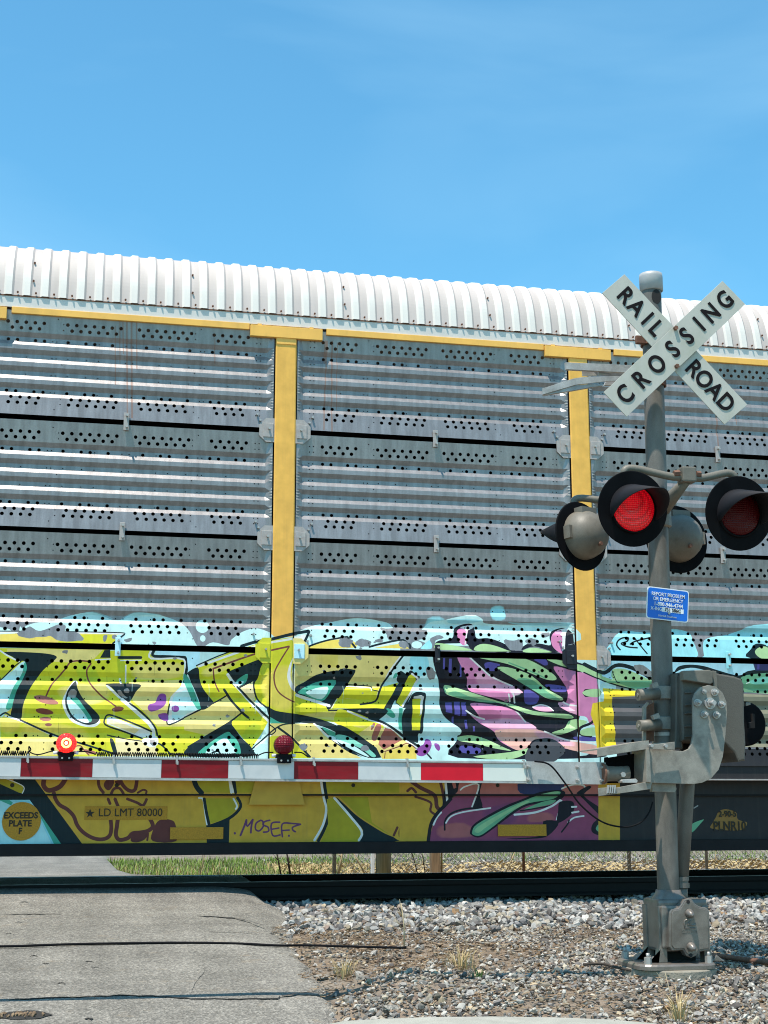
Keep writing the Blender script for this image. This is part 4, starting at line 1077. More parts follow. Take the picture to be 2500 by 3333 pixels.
def pick(n, k=1.0, tint=None): 
    c = PALS[rng.choice(len(PALS), n, p=PWT)] * rng.uniform(.55, 1.15, (n, 1)) * k * .66
    return np.clip(c, 0, .8)
GZ = np.vectorize(lambda y: gz(y)); GZ2 = np.vectorize(lambda y, x: gz(y, x)); RE = np.vectorize(redge)
# coarse ballast beside the rails
n = 15500; X = rng.uniform(1.0, 10.5, n); Y = rng.uniform(11.6, 16.6, n); k = (X > RE(Y) + .06 + .12 * rng.random(n)) & ~((np.abs(Y - 14.5) < .09) | (np.abs(Y - 16) < .09)) & (rng.random(n) < np.clip((Y - 11.4) / 1.2, .15, 1))
X, Y = X[k], Y[k]; S = rng.uniform(.032, .066, len(X))
stones('ballast_gravel', X, Y, GZ2(Y, X) + rng.uniform(-.012, .028, len(X)) + np.array([lump(a, b) for a, b in zip(X, Y)]), S, pick(len(X), 1.0), ('coarse broken grey and white ballast stones along the track', 'gravel'))
# finer gravel of the foreground
n = 36000; X = rng.uniform(.9, 6.6, n); Y = rng.uniform(6.9, 12.6, n); e = RE(Y)
pat = np.sin(X * 2.3 + 1.1) * np.sin(Y * 2.9 + .4) + .5 * np.sin(X * 5.1 - Y * 3.7)
k = (X > e - .05 + .25 * rng.random(n) - .5 * (rng.random(n) < .02)) & (rng.random(n) < np.clip(.82 + .4 * pat, .38, 1) * np.where((X < e + 1.5) & (Y > 9.0) & (Y < 11.9), .38, 1.0)) & (X < 2.2 + Y * .42)
X, Y = X[k], Y[k]; S = rng.uniform(.010, .026, len(X)) * (1 + .7 * (rng.random(len(X)) < .12))
stones('fine_gravel', X, Y, GZ2(Y, X) - .006 + rng.uniform(-.004, .012, len(X)) + np.array([lump(a, b) for a, b in zip(X, Y)]), S, pick(len(X), 1.06) * np.array([1.0, .97, .92]), ('small loose gravel on brown dirt beside the road', 'gravel'), .6)
# brown bark and leaf litter
n = 15000; X = rng.uniform(1.2, 6.2, n); Y = rng.uniform(7.2, 12.3, n); pat2 = np.sin(X * 2.3 + 1.1) * np.sin(Y * 2.9 + .4)
k = (X > RE(Y) - .05) & (rng.random(n) < np.clip(.28 - .7 * pat2 + .8 * (X < RE(Y) + 1.5) * (Y > 9.0), .03, 1)); X, Y = X[k], Y[k]
mb_v = []; mb_f = []
for x, y in zip(X, Y):
    a = random.uniform(0, math.pi); l = random.uniform(.010, .036); wd = random.uniform(.0015, .0045); z = gz(y, x) + .004 + lump(x, y) + random.uniform(0, .012); t_ = random.uniform(-.25, .25) * l
    dx, dy = math.cos(a) * l, math.sin(a) * l; nx, ny = -math.sin(a) * wd, math.cos(a) * wd; o = len(mb_v)
    mb_v += [(x - dx - nx, y - dy - ny, z - t_), (x + dx - nx, y + dy - ny, z + t_), (x + dx + nx, y + dy + ny, z + t_ + .003), (x - dx + nx, y - dy + ny, z - t_ + .003)]; mb_f.append([o, o + 1, o + 2, o + 3])
tag(MB().add(mb_v, mb_f).build('leaf_litter', 'debris'), 'brown bark chips and dead stalks strewn over the gravel', 'litter', kind='stuff')

# ------------------------------------------------------------------ track
RAILP = [(-.07, -.172), (.07, -.172), (.07, -.155), (.018, -.135), (.010, -.06), (.034, -.045), (.036, -.006), (.030, 0), (-.030, 0), (-.036, -.006), (-.034, -.045), (-.010, -.06), (-.018, -.135), (-.07, -.155)]
def rail(Y, label):
    t = thing('rail', (5, Y, -.172), label, 'rail', 'rails of the track')
    x0, x1 = -60, 70
    n = len(RAILP); vs = [(x, Y + a, b) for x in (x0, x1) for a, b in RAILP]
    MB().add(vs, [[i, (i + 1) % n, n + (i + 1) % n, n + i] for i in range(n)] + [list(range(n))[::-1], [n + i for i in range(n)]]).build('rail_body', 'rail_steel', t)
    MB().box(x0, x1, Y - .024, Y + .024, .0005, .003).build('running_surface', 'rail_head', t)
rail(14.5, 'dark near steel rail in the shade under the rail car'); rail(16.0, 'dark far steel rail in the shade behind the near rail')
# ------------------------------------------------------------------ the rail car
FACE = 13.7; PX = lambda k: 1.968 + 3.1675 * k
K0, K1 = -4, 5
BX0, BX1 = PX(K0) - .2, PX(K1) + .2
car = thing('autorack_car', (3.5, 15.25, 0), 'long steel autorack rail car with perforated side screens, yellow posts, white ribbed roof and graffiti', 'rail car')
ARTF = to_plane(SIDE + RUST, FACE + .01)
ARTP = to_plane(SIDE, FACE - .022)
ARTS = to_plane(SILLART, FACE + .25)
ARTS2 = to_plane(SILLART, FACE + .21)
TOPS = [5.572, 4.453, 3.341, 2.215]
def panel_mesh(xc, top, art, name):
    def dep(x, z):
        edge = np.clip((PHW - np.abs(x - xc)) / .055 - .25, 0, 1)
        return pdepth(top - z) * edge
    hb = [top - a for a, _ in PROF[1:-1]]
    vb = [xc - PHW + .014, xc - PHW + .069, xc + PHW - .069, xc + PHW - .014]
    hl = [(xc + a, top - b, r) for a, b, r in HOLES]
    me = sheet(name, xc - PHW, xc + PHW, top - PH, top, FACE, art, hl, hb, vb, dep, origin=(xc, 0, top))
    me.materials.append(MATS['galvanised']); return me
def crimp_mesh():
    mb = MB()
    for s in (-1, 1):
        z = .212
        for k in range(4):
            for j in range(4):
                zz = -(z + .02 + j * .03); x0 = s * (PHW - .004); x1 = s * (PHW - .036 - .008 * (j % 2))
                mb.add([(x0, FACE - .004, zz + .006), (x0, FACE - .004, zz - .006), (x0, FACE + .001, zz - .010), (x0, FACE + .001, zz + .010), (x1, FACE + .006, zz)], [[0, 1, 4], [1, 2, 4], [3, 0, 4], [0, 3, 2, 1]])
            z += .1765
    return mb.mesh('edge_crimps', 'alu')
CRM = crimp_mesh()
plain = panel_mesh(0, 0, (), 'screen_panel')
for k in range(K0, K1):
    xc = (PX(k) + PX(k + 1)) / 2
    for r, top in enumerate(TOPS):
        if (-1 <= k <= 1 and r != 1) or (k in (-2, 2) and r == 3):
            me = panel_mesh(xc, top, ARTF, 'screen_panel')
        else: me = plain
        p = link('screen_panel', me, car, (xc, 0, top))
        if r == 3 and -1 <= k <= 1: p['label'] = 'corrugated perforated panel covered with colourful graffiti'
        if not (r == 3 and -1 <= k <= 1): link('edge_crimps', CRM, p)['kind'] = 'stuff'
# posts
def post_mesh(k, art):
    x = PX(k); me = sheet('post', x - .108, x + .108, 1.02, 5.475, FACE - .022, art, vbreak=(x - .095, x + .095), depth=lambda X, Z: np.where(np.abs(X - x) > .1, .008, 0.), base=(.92, .49, .10), base_a=1.0, origin=(x, 0, 0))
    bm = bmesh.new(); bm.from_mesh(me)
    cl = bm.loops.layers.float_color['Col']
    for s in (-1, 1):
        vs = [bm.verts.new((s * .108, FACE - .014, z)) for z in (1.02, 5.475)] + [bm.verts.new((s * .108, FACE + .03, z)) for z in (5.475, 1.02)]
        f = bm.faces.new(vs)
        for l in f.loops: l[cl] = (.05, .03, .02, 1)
    bm.to_mesh(me); bm.free(); me.materials.append(MATS['painted']); return me
plain_post = post_mesh(-4, ())
for q in plain_post.vertices: pass
for k in range(K0, K1 + 1):
    me = post_mesh(k, ARTP) if k in (-2, -1, 0, 1, 2) else plain_post
    po = link('post', me, car, (PX(k), 0, 0))
    if k in (0, 1): po['label'] = 'yellow post with graffiti paint across its foot'
    MB().box(-.375, .375, FACE - .042, FACE + .01, 5.463, 5.583, .004).build('post_cap_plate', 'yellow', po)
    MB().box(-.10, .10, FACE - .03, FACE - .021, 5.40, 5.472).build('cap_weld', 'yellow', po)
    if k != 1: MB().prism([(-.275, .76), (.275, .76), (.215, .997), (-.215, .997)], FACE + .195, FACE + .24).build('foot_gusset', 'ochre_paint', po)
    MB().box(-.13, .13, FACE - .02, FACE + .24, 1.003, 1.02).build('foot_shelf', 'ochre_paint', po)
    for q in (-.28, .26):
        MB().box(q - .02, q + .02, FACE - .035, FACE - .015, 5.583, 5.60).build('stud', 'yellow', po)
    if k < K1:
        MB().box(PX(k) + .42, PX(k + 1) - .382, FACE - .024, FACE + .01, 5.533, 5.600, .004).build('top_rail', 'yellow', car)
# clips at the posts and straps at mid bay, on each slot between two screens
OCT = [(.0, .125), (.085, .125), (.155, .055), (.155, -.06), (.085, -.125), (.0, -.125)]
clipR = MB().prism(OCT, FACE - .012, FACE - .004).mesh('clip_plate', 'steel_clip'); clipL = MB().prism([(-a, b) for a, b in OCT], FACE - .012, FACE - .004).mesh('clip_plate', 'steel_clip')
blkR = MB().prism([(.012, .07), (.115, .07), (.115, -.075), (.012, -.075)], FACE - .022, FACE - .013, .003).mesh('clip_block', 'steel_clip'); blkL = MB().prism([(-.012, .07), (-.115, .07), (-.115, -.075), (-.012, -.075)], FACE - .022, FACE - .013, .003).mesh('clip_block', 'steel_clip')
bolt_me = MB().tube([(0, 0, 0), (0, -.04, 0)], .011, 8).mesh('bolt', 'bolt')
strap_me = MB().prism([(-.026, .09), (.026, .09), (.026, -.09), (-.026, -.09)], FACE - .02, FACE - .01, .003).mesh('strap', 'steel_clip')
def repaint(me, m_): q = me.copy(); q.materials.clear(); q.materials.append(MATS[m_]); return q
for nm_ in ('lime', 'skyb', 'night', 'aqua', 'pale'): mat('paint_' + nm_, PAL[nm_], .5, var=.1)
PCL = {(0, -1): 'paint_lime', (0, 1): 'paint_skyb', (1, -1): 'paint_night', (-1, 0): 'paint_skyb', (0, 0): 'paint_night', (1, 0): 'paint_aqua'}
for k in range(-2, 4):
    for gi in range(3):
        z = TOPS[gi + 1] + .028
        for s, cm, bmz in ((1, clipR, blkR), (-1, clipL, blkL)):
            pm = PCL.get((k, s)) if gi == 2 else None
            if pm: cm, bmz = repaint(cm, 'paint_pale' if pm == 'paint_skyb' else pm), repaint(bmz, pm)
            p = link('clip_plate', cm, car, (PX(k) + s * .108, 0, z)); link('clip_block', bmz, p); link('bolt', bolt_me, p, (s * .055, FACE - .015, .01))
        if k < 3:
            p = link('strap', repaint(strap_me, PCL[(k, 0)]) if gi == 2 and (k, 0) in PCL else strap_me, car, ((PX(k) + PX(k + 1)) / 2 - .005, 0, z + .004)); link('bolt', bolt_me, p, (.004, FACE - .02, .058)); link('bolt', bolt_me, p, (.004, FACE - .02, -.058))
            for s in (-1, 1):
                link('bolt', bolt_me, car, ((PX(k) + PX(k + 1)) / 2 + s * 1.30, FACE + .02, z + .16)); link('bolt', bolt_me, car, ((PX(k) + PX(k + 1)) / 2 + s * 1.33, FACE + .02, z + .10))
# fascia, roof
FASY = FACE - .0095
MB().box(BX0, BX1, FASY, FASY + .02, 5.601, 5.728).build('fascia', 'fascia_white', car)
RP = [(0, 0), (.05, .24), (.13, .43), (.26, .585), (.42, .668), (.70, .742), (1.15, .81), (1.62, .835)]
RPs = [tuple(q) for q in catmull(RP, False, 6)]
full = RPs + [(3.24 - b, u) for b, u in RPs[::-1][1:]]
PIT = 3.1675 / 18; EAVE = 5.722
def rib(s): return np.interp(s, [0, .03, .15, .47, .59, 1.0], [0, 0, .0165, .0165, 0, 0])
xs = [];
nr = int((BX1 - BX0) / PIT)
for i in range(nr):
    for s in (0.03, .15, .47, .59): xs.append((BX0 + (i + s) * PIT, float(rib(s))))
mbv = []
for (x, h) in xs:
    for j, (b, u) in enumerate(full):
        j0, j1 = max(j - 1, 0), min(j + 1, len(full) - 1); d = np.array(full[j1]) - np.array(full[j0]); d /= np.linalg.norm(d); nrm = np.array([-d[1], d[0]])
        mbv.append((x, FACE - .0125 + b + nrm[0] * h, EAVE + u + nrm[1] * h))
m_ = len(full)
mb = MB().add(mbv, [[i * m_ + j, (i + 1) * m_ + j, (i + 1) * m_ + j + 1, i * m_ + j + 1] for i in range(len(xs) - 1) for j in range(m_ - 1)], False)
rf = mb.build('roof', 'roof_white', car); rf.data.materials.append(MATS['roof_grime_shade'])
for i_, p_ in enumerate(rf.data.polygons): p_.material_index = 1 if (i_ // (m_ - 1)) % 4 in (3, 2) else 0  # grimy valleys; same tone paints shade on rib flanks turned from the sun
MB().box(BX0, BX1, FASY - .004, FASY - .001, EAVE - .010, EAVE + .004).build('eave_shade_strip', 'rust_bolt', car)  # dark brown strip added as painted shade under the roof sheet's edge
rf['label'] = 'white corrugated roof sheet curving over the car side'
# roof screws in the valleys
sc_me = MB().lathe((0, 0, 0), (0, -1, .25), [(.010, 0), (.010, .015), (.005, .022), (0.0001, .022)], 7).mesh('roof_screw', 'rust_bolt')
for i in range(nr):
    x = BX0 + (i + .80) * PIT
    if -3.5 < x < 10.5: link('roof_screw', sc_me, rf, (x, FACE - .018, EAVE + .03))
    if -3.5 < x < 10.5 and i % 9 == 4:
        for b, u in ((.11, .39), (.035, .17)): link('roof_screw', sc_me, rf, (x - .03, FACE - .022 + b, EAVE + u))
# lower chord, sill
def painted(name, x0, x1, z0, z1, Y, art, base, parent=car):
    me = sheet(name, x0, x1, z0, z1, Y, art, base=base, base_a=1.0); me.materials.append(MATS['painted']); return link(name, me, parent)
painted('bottom_chord', BX0, BX1, 1.018, 1.151, FACE + .02, ARTF, (.05, .05, .055))
MB().box(BX0, BX1, FACE - .012, FACE + .27, 1.003, 1.0165).build('sill_flange', 'steel_clip', car)
painted('sill_upper_plate', BX0, BX1, .862, 1.002, FACE + .21, ARTS2, (.10, .08, .03))
sill = painted('sill_plate', BX0, BX1, .402, .848, FACE + .25, ARTS, (.10, .08, .03)); sill['label'] = 'shaded side sill with graffiti and stencilled lettering'
MB().box(BX0, BX1, FACE + .205, FACE + .3, .846, .861).build('sill_groove', 'car_black', car)
MB().box(BX0, BX1, FACE + .215, 16.6, .288, .400).build('lower_flange', 'car_black', car)
# dark inside: floor, decks, far wall, ends
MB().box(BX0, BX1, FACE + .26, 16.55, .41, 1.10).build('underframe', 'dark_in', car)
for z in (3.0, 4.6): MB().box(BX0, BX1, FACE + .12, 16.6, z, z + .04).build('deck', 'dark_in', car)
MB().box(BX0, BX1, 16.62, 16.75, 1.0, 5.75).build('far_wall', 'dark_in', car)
for x in (BX0 - .1, BX1): MB().box(x, x + .1, FACE, 16.7, 1.0, 5.8).build('end_door', 'painted' if False else 'steel_clip', car)
whl = MB().lathe((0, 0, 0), (0, 1, 0), [(.001, 0), (.10, 0), (.12, .03), (.36, .03), (.40, 0), (.42, .0), (.42, .10), (.45, .13), (.001, .13)], 28).mesh('wheel', 'rail_steel')
for bx in (BX0 + 2.6, BX1 - 2.6):
    bg_ = MB().box(bx - 1.1, bx + 1.1, 14.2, 14.32, .28, .52, .03).box(bx - 1.1, bx + 1.1, 16.18, 16.3, .28, .52, .03).box(bx - .3, bx + .3, 14.2, 16.3, .40, .56, .03).build('bogie', 'rail_steel', car)
    for dx in (-.85, .85):
        for yy in (14.44, 15.93): link('wheel', whl, bg_, (bx + dx, yy, .422))

# stencils on the sill
SY = FACE + .248
def on_sill(px, py, Y=SY): return at(px, py, Y)
c = on_sill(70, 2673); r_ = (on_sill(133, 2673) - c).x
MB().lathe((c.x, SY - .0025, c.z), (0, -1, 0), [(r_, 0), (r_, .0015), (.0001, .0015)], 40, False).build('exceeds_plate_disc', 'plate_gold', sill)
for txt, py, s, bx in (('EXCEEDS', 2655, .079, .0), ('PLATE', 2681, .079, .0), ('F', 2706, .079, 0)):
    q = on_sill(68 if txt == 'EXCEEDS' else 66, py); letters('plate_lettering', txt, s, (q.x, SY - .0052, q.z), 'stencil', sill, bold=.0028, sx=.96 if txt != 'F' else .9)
a, b = on_sill(276, 2624), on_sill(544, 2668)
MB().box(a.x, b.x, SY - .003, SY - .001, b.z, a.z).build('load_limit_patch', 'plate_gold', sill)
q = on_sill(425, 2645); letters('load_limit_lettering', 'LD LMT 80000', .106, (q.x, SY - .006, q.z - .002), 'stencil', sill, bold=.0, sx=.93)
q = on_sill(293, 2648); star = [(q.x + (.045 if i % 2 == 0 else .018) * math.sin(math.pi * i / 5), q.z + (.045 if i % 2 == 0 else .018) * math.cos(math.pi * i / 5)) for i in range(10)]
MB().prism(star, SY - .006, SY - .0035).build('star', 'stencil', sill)
for x0, x1, y0, y1 in ((554, 726, 2693, 2731), (1620, 1778, 2684, 2721)):
    a, b = on_sill(x0, y0), on_sill(x1, y1); MB().box(a.x, b.x, SY - .012, SY - .001, b.z, a.z).build('reflector', 'plate_gold', sill)
q = on_sill(2375, 2690); letters('stencil_lettering', 'PLNR10', .13, (q.x, SY - .004, q.z), 'stencil', sill, bold=.003, sx=.85)
q = on_sill(2368, 2650); letters('stencil_lettering', '2-90-5', .085, (q.x, SY - .004, q.z), 'stencil', sill, bold=.002, sx=.9)
for px in (40, 380, 1150, 1620):                                   # drain holes with run-down stains
    q = on_sill(px, 2556, FACE + .208); MB().lathe((q.x, FACE + .208, q.z), (0, -1, 0), [(.02, 0), (.016, .003), (.0001, .0032)], 10).build('drain_hole', 'stencil', sill)
# ------------------------------------------------------------------ crossing signal mast
MY = 8.82
mt0 = at(2118.5, 905, MY); mt1 = at(2177, 2960, MY)
MX = lambda z: mt1.x + (mt0.x - mt1.x) * (z - mt1.z) / (mt0.z - mt1.z)
GB = at(2205, 3158, MY - .25).z                                           # underside of the base flange
mast = thing('signal_mast', (mt1.x, MY, GB), 'tall grey steel crossing signal mast on a cast junction base', 'signal mast')
zt = mt0.z
prof = []
MB().tube([(MX(GB + .42), MY, GB + .42), (MX(1.5), MY, 1.5), (MX(zt), MY, zt)], .0705, 28, cap=False).build('pole', 'mast_steel', mast)
cp = MB().lathe((MX(zt), MY, zt - .10), (0, 0, 1), [(.072, -.005), (.082, 0), (.083, .10), (.080, .125), (.06, .132), (.0001, .134)], 28).build('pole_cap', 'mast_cap', mast)
# oval wire opening below the cap
op = at(2137, 965, MY - .07); ov = [(op.x + .035 * math.cos(t), op.z + .055 * math.sin(t)) for t in np.linspace(0, 2 * math.pi, 17)[:-1]]
MB().prism(ov, MY - .071, MY - .05).build('wire_opening', 'dark_in', mast)
# lighter weathered sleeve between the gate clamps, bands
for py in (2340, 2390, 2425):
    q = at(2150, py, MY); MB().lathe((MX(q.z), MY, q.z), (0, 0, 1), [(.0725, -.012), (.0725, .012)], 24).build('band', 'alu', mast)
# conduit leaning into the base
cb, ct = at(2222, 2885, MY + .02), at(2226, 2540, MY + .16)
MB().tube([(ct.x + .01, MY + .12, ct.z + .3), (ct.x, MY + .10, ct.z), (cb.x + .005, MY + .06, cb.z)], [.052, .05, .048], 18).build('conduit', 'mast_steel', mast)
MB().tube([(cb.x, MY + .06, cb.z + .01), (cb.x, MY + .06, cb.z - .12)], .048, 16).build('conduit_foot', 'mast_steel', mast)
MB().lathe((cb.x, MY + .06, cb.z - .01), (0, 0, 1), [(.055, 0), (.062, .0), (.062, .03), (.055, .03), (.055, .045), (.06, .045), (.06, .07), (.05, .07)], 6 * 3, False).build('conduit_coupling', 'mast_steel', mast)
# base casting
def rrect(x0, x1, z0, z1, r, n=4):
    P = []
    for cx, cz, a in ((x1 - r, z1 - r, 0), (x0 + r, z1 - r, 90), (x0 + r, z0 + r, 180), (x1 - r, z0 + r, 270)):
        for k in range(n + 1): P.append((cx + r * math.cos(R(a + 90 * k / n)), cz + r * math.sin(R(a + 90 * k / n))))
    return P
bc = at(2222, 3000, MY - .14)
bx = bc.x
def loft(rows, m_, name, parent, smooth=False, bev=None):
    mb = MB(); n = len(rows[0]); mb.add([p for r in rows for p in r], [[i * n + k, i * n + (k + 1) % n, (i + 1) * n + (k + 1) % n, (i + 1) * n + k] for i in range(len(rows) - 1) for k in range(n)] + [list(range(n))[::-1], [(len(rows) - 1) * n + k for k in range(n)]], smooth)
    return mb.build(name, m_, parent)
mxb = MX(GB)
def zp4(x, y, Y): return at(1900 + x / 2.765, 2500 + y / 2.765, Y)
BF = MY - .13                                                       # front of the casting
xa, xb = zp4(678, 1400, BF).x, zp4(1125, 1400, BF).x; za, zb_ = zp4(800, 1155, BF).z, zp4(800, 1655, BF).z
MB().box(xa, xb, BF, MY + .13, zb_, za - .02, .022).build('base_casting', 'cast_base', mast)
loft([[(MX(za) + a, MY + b, z) for a, b in rrect(-h, h, -h, h, h * .95)] for z, h in ((za - .05, .12), (za - .015, .11), (za + .01, .085), (za + .035, .078))], 'cast_base', 'pole_collar', mast, True)
for x0_, x1_, s in ((672, 742, -1), (1130, 1070, 1)):               # flared legs of the casting
    xo, xi = zp4(x0_, 1500, BF).x, zp4(x1_, 1500, BF).x; H0 = zb_ + .28
    pr = [(xo, H0), (xo, zb_ + .02), (xo + s * .012, zb_ - .05), (xo + s * .04, GB + .075), (xo + s * .085, GB + .04), (xo + s * .1, GB + .032), (xi, GB + .032), (xi, H0)]
    MB().prism(pr, BF - .012, BF + .05, .006).prism(pr, MY + .06, MY + .12, .006).build('casting_leg', 'cast_base', mast)
MB().box(xa + .05, xb - .05, MY - .02, MY + .1, GB + .03, zb_ + .01).build('inner_wall', 'dark_in', mast)
fl = MB(); ring = rrect(-.265, .265, -.25, .25, .10)
mxb = at(2209, 3140, MY - .2).x
loft([[(mxb + a, MY + b, GB) for a, b in ring], [(mxb + a, MY + b, GB + .022) for a, b in ring], [(mxb + a * .965, MY + b * .965, GB + .034) for a, b in ring]], 'cast_base', 'base_flange', mast)
for sx in (-.20, .21):
    for sy in (-.19, .19):
        MB().tube([(mxb + sx, MY + sy, GB + .03), (mxb + sx, MY + sy, GB + .075)], .024, 6, smooth=False).tube([(mxb + sx, MY + sy, GB + .07), (mxb + sx, MY + sy, GB + .10)], .012, 8).build('anchor_bolt', 'bolt', mast)
# shield-shaped junction cover on the front
LY = MY - .165
lo = [(790, 1270), (855, 1262), (882, 1225), (905, 1185), (942, 1172), (978, 1185), (1005, 1222), (1040, 1245), (1108, 1258), (1132, 1290), (1142, 1640), (1040, 1655), (1015, 1690), (968, 1710), (925, 1690), (895, 1640), (800, 1645), (772, 1610), (775, 1300)]
LO = [(v.x, v.z) for v in (zp4(x, y, LY - .03) for x, y in lo)]
lid = MB().prism(LO, LY - .03, LY + .03, .006).build('junction_cover', 'cast_base', mast)
cxl = sum(p[0] for p in LO) / len(LO); czl = sum(p[1] for p in LO) / len(LO)
MB().prism([(cxl + (a - cxl) * .90, czl + (b - czl) * .92) for a, b in LO], LY - .036, LY - .028, .003).build('raised_panel', 'cast_base', lid)
for (x, y) in ((950, 1290), (965, 1590)):
    q = zp4(x, y, LY - .04); MB().lathe((q.x, LY - .036, q.z - .01), (0, -1, -.25), [(.028, 0), (.026, .02), (.016, .045), (.004, .055), (.0001, .056)], 14).build('cover_knob', 'cast_base', lid)
for (x, y) in ((942, 1205), (967, 1685)):
    q = zp4(x, y, LY - .04); MB().lathe((q.x, LY - .0365, q.z), (0, -1, 0), [(.012, 0), (.012, .001), (.0001, .0012)], 12, False).build('screw_hole', 'dark_in', lid)
EMP = [zp4(x, y, LY - .04) for x, y in ((1005, 1442), (912, 1442), (908, 1405), (908, 1378), (938, 1360), (975, 1366), (950, 1392), (935, 1406), (985, 1416), (1010, 1402))]
MB().tube([(v.x, LY - .036, v.z) for v in EMP], .0065, 6).build('cast_emblem', 'cast_base', lid)
q = zp4(955, 1470, LY - .04); letters('cast_lettering', 'Safetran', .032, (q.x, LY - .037, q.z), 'cast_base', lid, bold=.0006)
q0_, q1_ = zp4(690, 1240, LY + .02), zp4(800, 1620, LY + .02)
MB().box(q0_.x, q1_.x + .08, LY + .005, BF + .01, q1_.z, q0_.z, .012).build('cover_frame', 'cast_base', mast)
# concrete footing
fp = MB().lathe((mxb + .02, MY, GB - .16), (0, 0, 1), [(.30, 0), (.30, .150), (.29, .158), (.0001, .16)], 30, False).build('footing', 'concrete'); tag(fp, 'round concrete footing under the cast signal base', 'footing')

# ------------------------------------------------------------------ crossbuck
SBY = 8.53
cb_t = thing('crossbuck_sign', tuple(at(2201, 1127, SBY)), 'weathered white X-shaped RAILROAD CROSSING sign high on the mast', 'sign')
def z1p(x, y, Y): return at(1700 + x / 2.074, 850 + y / 2.074, Y)
def blade(quad, Y, name):
    P = [z1p(x, y, Y) for x, y in quad]; return MB().prism([(v.x, v.z) for v in P], Y, Y + .006, .001).build(name, 'sign_white', cb_t), P
b1, P1 = blade([(540, 215), (690, 88), (1520, 968), (1366, 1102)], SBY + .02, 'blade')
b2, P2 = blade([(550, 885), (1352, 133), (1505, 290), (706, 1050)], SBY, 'blade')
b1['label'] = 'blade lettered RAIL ROAD, behind'; b2['label'] = 'blade lettered CROSSING, in front'
# narrow dark lettering, each word placed along its blade
def word(txts, A, B, Y, parent, size, name='lettering', sx=.86):
    d = (B - A); ang = math.atan2(d.z, d.x)
    for ch, t in txts:
        q = A + d * t; o = letters(name, ch, size, (q.x, Y, q.z), 'letter_black', parent, bold=.0042, sx=sx); o.rotation_euler = (0, -ang, 0)
A1, B1 = (P1[0] + P1[1]) / 2, (P1[2] + P1[3]) / 2
word([('R', .095), ('A', .185), ('I', .272), ('L', .345), ('R', .652), ('O', .735), ('A', .822), ('D', .912)], A1, B1, SBY + .0165, b1, .172)
A2, B2 = (P2[0] + P2[3]) / 2, (P2[1] + P2[2]) / 2
word([('C', .083), ('R', .212), ('O', .345), ('S', .478), ('S', .597), ('I', .704), ('N', .805), ('G', .925)], A2, B2, SBY - .0035, b2, .172)
for x, y in ((1032, 455), (1040, 712)):
    q = z1p(x, y, SBY); MB().tube([(q.x, SBY + .02, q.z), (q.x, SBY - .022, q.z)], .016, 6, smooth=False).build('bolt', 'rust_bolt', cb_t)
q = z1p(1040, 585, SBY); px_ = MX(q.z)
MB().box(q.x - .03, q.x + .03, SBY + .03, MY - .07, q.z + .05, q.z + .11).box(q.x - .03, q.x + .03, SBY + .03, MY - .07, q.z - .11, q.z - .05).build('standoff', 'rust_bolt', cb_t)
for dz in (.13, -.17):
    MB().lathe((px_, MY, q.z + dz), (0, 0, 1), [(.074, -.025), (.085, -.025), (.085, .025), (.074, .025)], 24, False).build('band_clamp', 'rust_bolt', cb_t)
    MB().box(px_ - .14, px_ - .07, MY - .05, MY - .02, q.z + dz - .03, q.z + dz + .03, .006).build('clamp_lug', 'rust_bolt', cb_t)
# bent sign straps on the far side
RS = 9.12
rs = thing('rear_sign_bracket', tuple(at(1950, 1230, RS)), 'bent pale aluminium straps sticking out left behind the crossbuck sign', 'bracket')
def z5p(x, y, Y): return at(1750 + x / 3.687, 1080 + y / 3.687, Y)
for poly_, y0, y1, nm in (([(338, 365), (1110, 400), (1500, 420), (1500, 500), (1000, 485), (345, 448)], RS + .0, RS + .03, 'upper_strap'),
                         ([(58, 680), (430, 560), (560, 540), (880, 533), (1120, 530), (1120, 590), (860, 590), (460, 635), (62, 752)], RS - .06, RS - .05, 'bent_strap'),
                         ([(70, 752), (460, 638), (620, 625), (780, 645), (620, 668), (440, 700), (130, 752)], RS - .05, RS - .02, 'strap_lip'),
                         ([(535, 460), (660, 465), (715, 525), (540, 530)], RS + .06, RS + .07, 'strap_tab'),
                         ([(730, 470), (1000, 480), (950, 485), (730, 525)], RS + .04, RS + .05, 'strap_tab'),
                         ([(820, 590), (1110, 585), (1110, 640), (800, 640)], RS + .0, RS + .02, 'strap_tab')):
    MB().prism([(v.x, v.z) for v in (z5p(x, y, y0) for x, y in poly_)], y0, y1, .001).build(nm, 'alu', rs)

